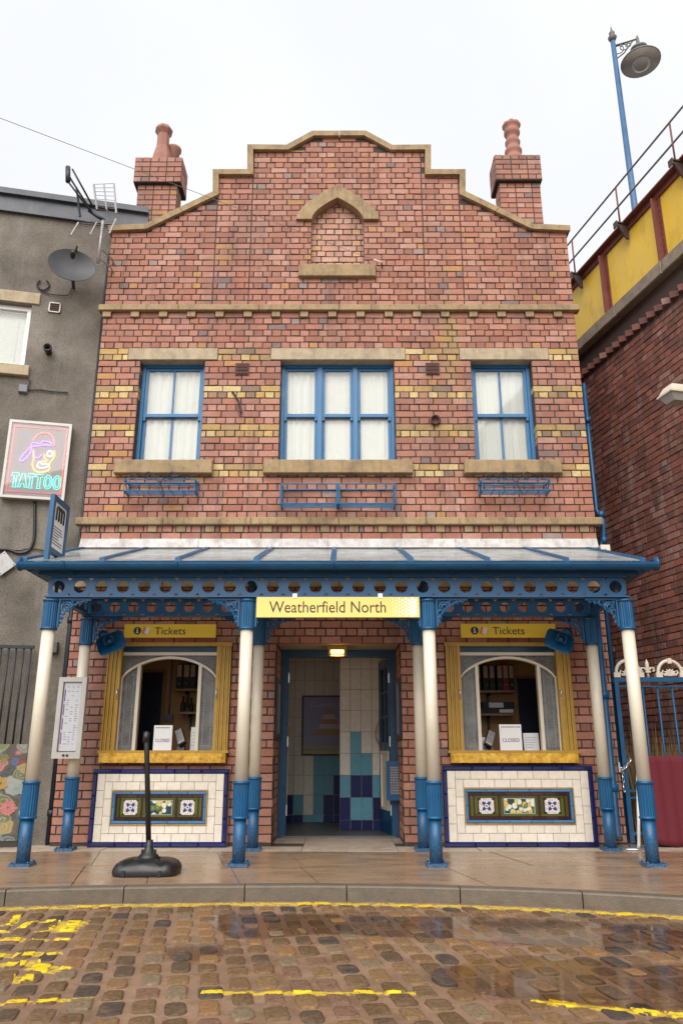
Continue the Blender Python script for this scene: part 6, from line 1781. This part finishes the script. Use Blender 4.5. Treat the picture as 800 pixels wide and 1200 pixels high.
# street lamp standing on the viaduct
xl, zt_l = at(715, 32, 1.1, RF); xl2 = at(742, 232, 1.1, RF)[0]; xl = (xl+xl2)/2
o = thing('street_lamp', 'tall blue street lamp with a wide round shade standing on the viaduct', 'street lamp', fr=RF)
base = Vector((xl, 1.1, 6.5)); pw_ = RF.m @ base
mb = MB(); mb.lathe([(.11,6.5),(.11,6.9),(.065,7.0),(.055,7.5),(.040,zt_l-.30)], (xl,1.1,0), 12); mb.build('post', paint('lamp_post_blue', (.03,.10,.22), .45, .2, 6), o)
mb = MB(); mb.lathe([(.04,zt_l-.32),(.06,zt_l-.28),(.075,zt_l-.24),(.06,zt_l-.21),(.03,zt_l-.18),(.05,zt_l-.14),(.02,zt_l-.09),(.012,zt_l-.04),(.003,zt_l+.02)], (xl,1.1,0), 12); mb.build('finial', M_LAMP, o)
inv = RF.m.inverted()
xw, zw_ = at(750, 72, pw_.y - .12); Lp = inv @ Vector((xw, pw_.y-.12, zw_)); P0 = Vector((xl, 1.1, 0)); dd = Vector((Lp.x-xl, Lp.y-1.1, 0)); dn_ = dd.normalized()
za_ = zt_l-.42
mb = MB(); mb.tube([(xl,1.1,za_), (Lp.x, Lp.y, za_+.02)], .015, 6); mb.tube([(xl,1.1,za_-.30), tuple(P0+dn_*(dd.length*.4)+Vector((0,0,za_-.20))), tuple(P0+dn_*(dd.length*.8)+Vector((0,0,za_)))], .012, 5)
for f_, r_ in ((.18,.085),(.42,.06),(.60,.04)):
    c_ = P0+dn_*(dd.length*f_)+Vector((0,0,za_-.02-r_)); mb.tube([tuple(c_+dn_*(r_*math.cos(2*math.pi*i/12))+Vector((0,0,r_*math.sin(2*math.pi*i/12)))) for i in range(12)], .009, 5, closed=True)
mb.build('arm', M_LAMP, o)
zs_l = za_ - .47
mb = MB(); mb.lathe([(.315,zs_l-.02),(.32,zs_l),(.28,zs_l+.05),(.20,zs_l+.11),(.12,zs_l+.15),(.12,zs_l+.22),(.14,zs_l+.23),(.14,zs_l+.27),(.09,zs_l+.30),(.03,zs_l+.36),(.025,zs_l+.50),(.01,zs_l+.56)], (Lp.x,Lp.y,0), 28)
mb.build('shade', M_LAMP, o)
mb = MB(); mb.lathe([(.312,zs_l-.021),(.27,zs_l+.03),(.18,zs_l+.09),(.10,zs_l+.11)], (Lp.x,Lp.y,0), 28); mb.build('shade_lining', paint('dull_enamel', (.34,.31,.27), .6, .1, 6), o)
mb = MB(); mb.lathe([(.14,zs_l+.08),(.155,zs_l+.0),(.15,zs_l-.06),(.12,zs_l-.11),(.06,zs_l-.14),(.01,zs_l-.15)], (Lp.x,Lp.y,0), 20); mb.build('globe', paint('lamp_globe', (.30,.29,.28), .12, .08, 5), o)

# ================================================================== GATE, CLOTH AND SMALL THINGS ON THE RIGHT
GYt = .06; gx0 = at(726, 850, GYt)[0]; gzt = at(760, 794, GYt)[1]; gx1 = 3.92
o = thing('iron_gate', 'blue iron gate crowned with cream arches between the house and the viaduct', 'gate', (gx0, GYt, 0))
mb = MB(); mb.box(gx0-.02, gx1, GYt-.02, GYt+.02, gzt-.045, gzt); mb.box(gx0-.02, gx1, GYt-.015, GYt+.015, gzt-.10, gzt-.085); mb.build('top_rail', M_BLUE, o)
zl_ = at(735, 928, GYt)[1]
mb = MB(); mb.box(gx0, gx1, GYt-.014, GYt+.014, zl_, zl_+.02); mb.box(gx0, gx1, GYt-.014, GYt+.014, zl_-.065, zl_-.045); mb.box(gx0, gx1, GYt-.014, GYt+.014, .10, .13); mb.build('lower_rail', M_BLUE, o)
mb = MB(); mb.box(gx0-.022, gx0+.022, GYt-.022, GYt+.022, .03, gzt-.046); mb.build('stile', M_BLUE, o)
mb = MB(); mb.tube([(0,0,.10),(0,0,gzt-.10)], .012, 6); me = mb.mesh('bar', M_BLUE)
bxp = [at(p, 850, GYt)[0] for p in (757, 774, 792)]; st_ = (bxp[2]-bxp[0])/2
X = bxp[0]-st_
while X < gx1: 
    if X > gx0+.03: put('bar', me, (X, GYt, 0), o)
    X += st_
def crown(cx, r):
    mb = MB(); mb.tube([(cx-r, GYt, gzt+.01)] + [(cx+r*math.cos(math.pi*(1-i/14)), GYt, gzt+.05+r*math.sin(math.pi*i/14)) for i in range(15)] + [(cx+r, GYt, gzt+.01)], .019, 7)
    for s_ in (-1,1): mb.box(cx+s_*r-.034, cx+s_*r+.034, GYt-.03, GYt+.03, gzt+.001, gzt+.05)
    mb.box(cx-.02, cx+.02, GYt-.026, GYt+.026, gzt+.02+r, gzt+.075+r); mb.build('arch_ornament', M_CREAM, o)
    mb = MB()
    for k in range(7):
        a = R(10+160*k/6); L = r*.58; mb.tube([(cx, GYt, gzt+.02), (cx+L*.6*math.cos(a), GYt, gzt+.03+L*.6*math.sin(a)), (cx+L*math.cos(a)*1.05, GYt, gzt+.02+L*math.sin(a))], [.008,.014,.004], 5)
    for s_ in (-1,1): mb.tube([(cx, GYt, gzt+.02),(cx+s_*r*.5,GYt,gzt+.025),(cx+s_*r*.68,GYt,gzt+.055),(cx+s_*r*.55,GYt,gzt+.075)], .009, 5)
    mb.build('palmette', M_CREAM, o)
def fleur(cx):
    mb = MB(); mb.tube([(cx,GYt,gzt),(cx,GYt,gzt+.06),(cx,GYt,gzt+.10),(cx,GYt,gzt+.15),(cx,GYt,gzt+.19)], [.016,.012,.022,.020,.003], 7)
    for s_ in (-1,1): mb.tube([(cx,GYt,gzt+.06),(cx+s_*.035,GYt,gzt+.10),(cx+s_*.065,GYt,gzt+.10),(cx+s_*.07,GYt,gzt+.07),(cx+s_*.05,GYt,gzt+.062)], .010, 6)
    mb.box(cx-.026,cx+.026,GYt-.02,GYt+.02,gzt+.05,gzt+.066); mb.build('fleur_finial', M_CREAM, o)
c1, c2, f1 = at(737, 785, GYt)[0], at(784, 785, GYt)[0], at(758, 785, GYt)[0]; rr_ = at(799, 785, GYt)[0]-c2
crown(c2, rr_*.92); crown(c1-.02, rr_*.92); fleur(f1); fleur(f1+(c2-c1)*1.0)
# chain on the gate
o = thing('chain', 'steel chain wrapped and hanging from the stile of the blue gate', 'chain', (gx0-.04, GYt-.06, .5))
cp_ = [at(p, q_2, GYt-.06) for p, q_2 in ((738,888),(737,893),(734,897),(731,900),(728,901.5),(729,906),(729.5,911),(730,917),(730.5,923),(731,928))]
mb = MB(); mb.tube([(.020*math.cos(2*math.pi*i/12)*.62, 0, .020*math.sin(2*math.pi*i/12)*1.25) for i in range(12)], .0055, 5, closed=True); lm = mb.mesh('link', M_CHROME)
for k in range(len(cp_)-1):
    (xa2, za2), (xb2, zb2_) = cp_[k], cp_[k+1]; d_ = math.atan2(xb2-xa2, zb2_-za2)
    l = put('link', lm, ((xa2+xb2)/2, GYt-.06-(.01 if k % 2 else 0), (za2+zb2_)/2), o); l.rotation_euler = (0, d_, 0); l.rotation_mode = 'XYZ'; l.rotation_euler = (Matrix.Rotation(d_,3,'Y') @ Matrix.Rotation(R(60 if k % 2 else -25),3,'Z')).to_euler()
x_, z_ = at(724, 899, GYt-.05); mb = MB(); mb.bbox(x_-.012, x_+.012, GYt-.08, GYt-.04, z_-.05, z_+.05, .004); mb.tube([(x_,GYt-.06,z_-.01),(x_+.05,GYt-.06,z_)], .008, 6); mb.build('padlock', M_CHROME, o)
# maroon cloth
cx0 = at(756, 940, -.06)[0]; cz1 = at(780, 886, -.06)[1]
mb = MB(); n1, n2 = 40, 14; vs = []
for j in range(n2+1):
    for i in range(n1+1):
        u, v = i/n1, j/n2; X = cx0+(3.95-cx0)*u; zb3 = .03-.05*u; Z = zb3+(cz1-zb3)*v
        vs.append((X, -.06-.02*(1-v)+.012*math.sin(X*19+v*2)*(1-.6*v)+.008*math.sin(X*47), Z+.012*math.sin(X*9)*(1-v)))
nn = len(vs); vs += [(p[0], p[1]+.006, p[2]) for p in vs]
f = [(j*(n1+1)+i, j*(n1+1)+i+1, (j+1)*(n1+1)+i+1, (j+1)*(n1+1)+i) for j in range(n2) for i in range(n1)]
f += [tuple(nn+q_2 for q_2 in reversed(ff)) for ff in f]
rim = [i for i in range(n1+1)] + [j*(n1+1)+n1 for j in range(1, n2+1)] + [n2*(n1+1)+i for i in range(n1-1,-1,-1)] + [j*(n1+1) for j in range(n2-1,0,-1)]
f += [(rim[i], nn+rim[i], nn+rim[(i+1)%len(rim)], rim[(i+1)%len(rim)]) for i in range(len(rim))]
mb.add(vs, f, 0, True); o = mb.build('cloth_screen', M_MAROON); tag(o, 'maroon cloth screen tied along the lower half of the blue gate', 'cloth')
# dry grass behind the gate
mb = MB(); rg = random.Random(8)
for k in range(420):
    X = rg.uniform(2.98, 3.9); Y = rg.uniform(.12, .5); h = rg.uniform(.55, 1.02) if rg.random() < .6 else rg.uniform(.9, 1.25)
    dx, dy = rg.uniform(-.09,.09), rg.uniform(-.06,.06); w = .004
    mb.add([(X-w,Y,0),(X+w,Y,0),(X+dx*.4+w,Y+dy*.4,h*.6),(X+dx*.4-w,Y+dy*.4,h*.6),(X+dx,Y+dy,h)], [(0,1,2,3),(3,2,4)])
o = mb.build('dry_grass', M_PLANT); tag(o, 'dry brown grass growing behind the blue gate', 'grass'); o['kind'] = 'stuff'
# chrome barrier foot
x_, y_2 = gnd(740, 995, 0); o = thing('barrier_post', 'short pale post on a round steel foot behind the front right column', 'barrier post', (x_, y_2, 0))
mb = MB(); mb.lathe([(.15,.002),(.15,.012),(.13,.022),(.04,.032)], (x_, y_2+.02, 0), 24); mb.build('foot', M_CHROME, o)
xt, zt4 = at(746, 905, y_2); mb = MB(); mb.tube([(x_+.075, y_2+.02, .02), (xt+.02, y_2+.04, zt4)], .016, 8); mb.build('post', M_WHITE, o)

# ================================================================== BLACK STAND ON THE PAVEMENT
bx_, by_ = gnd(164.5, 1029, 0); by_ += .22
o = thing('sign_stand', 'black stand with a bare pole on a weighted base before the left tiled panel', 'stand', (bx_, by_, 0))
n1 = 36; vs = []; W2, D2 = .245, .20
secs = [(.98,.004),(1.0,.016),(1.0,.036),(.975,.055),(.91,.080),(.80,.098),(.66,.108),(.5,.113),(.36,.116),(.2,.118),(.08,.12)]
for k_, h in secs:
    for i in range(n1):
        a = 2*math.pi*i/n1; c_, s_ = math.cos(a), math.sin(a); e = .42 if k_ > .9 else .55
        ux, uy = math.copysign(abs(c_)**e, c_), math.copysign(abs(s_)**e, s_)
        X, Y = W2*k_*ux, D2*k_*uy
        hh = h
        groove = math.exp(-((abs(X)-.085-.05*max(0,-Y/D2))/.018)**2)
        if h > .05: hh -= .028*groove*(.4+.6*max(0,-Y/D2)) * min(1, (h-.05)/.05)
        waist = 1 - (.05 if abs(ux) < .45 and uy < 0 else 0)
        vs.append((bx_+X, by_+Y*waist, hh))
f = [(r_*n1+i, r_*n1+(i+1)%n1, (r_+1)*n1+(i+1)%n1, (r_+1)*n1+i) for r_ in range(len(secs)-1) for i in range(n1)] + [tuple(range((len(secs)-1)*n1, len(secs)*n1))]
mb = MB(); mb.add(vs, f, 0, True); mb.build('weighted_base', M_BLACK, o)
mb = MB()
for s_ in (-1,1): mb.box(bx_+s_*.135-.012, bx_+s_*.135+.012, by_-D2-.008, by_-D2+.03, .004, .045)
mb.build('foot_lug', M_BLACK, o)
mb = MB(); mb.lathe([(.095,.10),(.07,.135),(.048,.15),(.034,.18),(.028,.19),(.028,.24)], (bx_, by_, 0), 16); mb.box(bx_-.055,bx_+.055,by_-.02,by_+.02,.13,.17); mb.build('socket', M_BLACK, o)
tx_, tz_ = at(172, 857, by_); mb = MB(); mb.tube([(bx_, by_, .15), (tx_, by_, tz_-.02), (tx_, by_, tz_)], [.021,.021,.014], 10); mb.build('pole', M_BLACK, o)
mb = MB(); mb.tube([(tx_, by_, tz_-.085), (tx_+.002, by_, tz_-.006)], .026, 10); mb.build('pole_cap', M_BLACK, o)
# litter by the kerb
lx, ly = gnd(457, 1055, ROADZ); o = thing('litter_scrap', 'crumpled pale blue wrapper lying by the kerb', 'litter', (lx, ly, ROADZ))
mb = MB(); rr = random.Random(5); P = [(lx+rr.uniform(-.03,.03), ly+rr.uniform(-.015,.015), ROADZ+rr.uniform(.012,.05)) for _ in range(9)]
mb.add(P, [(0,1,2),(2,3,4),(4,5,0),(5,6,7),(7,8,1),(3,6,8),(0,3,7)]); mb.build('wrapper', paint('wrapper_foil', (.6,.68,.75), .4, .2, 30), o)
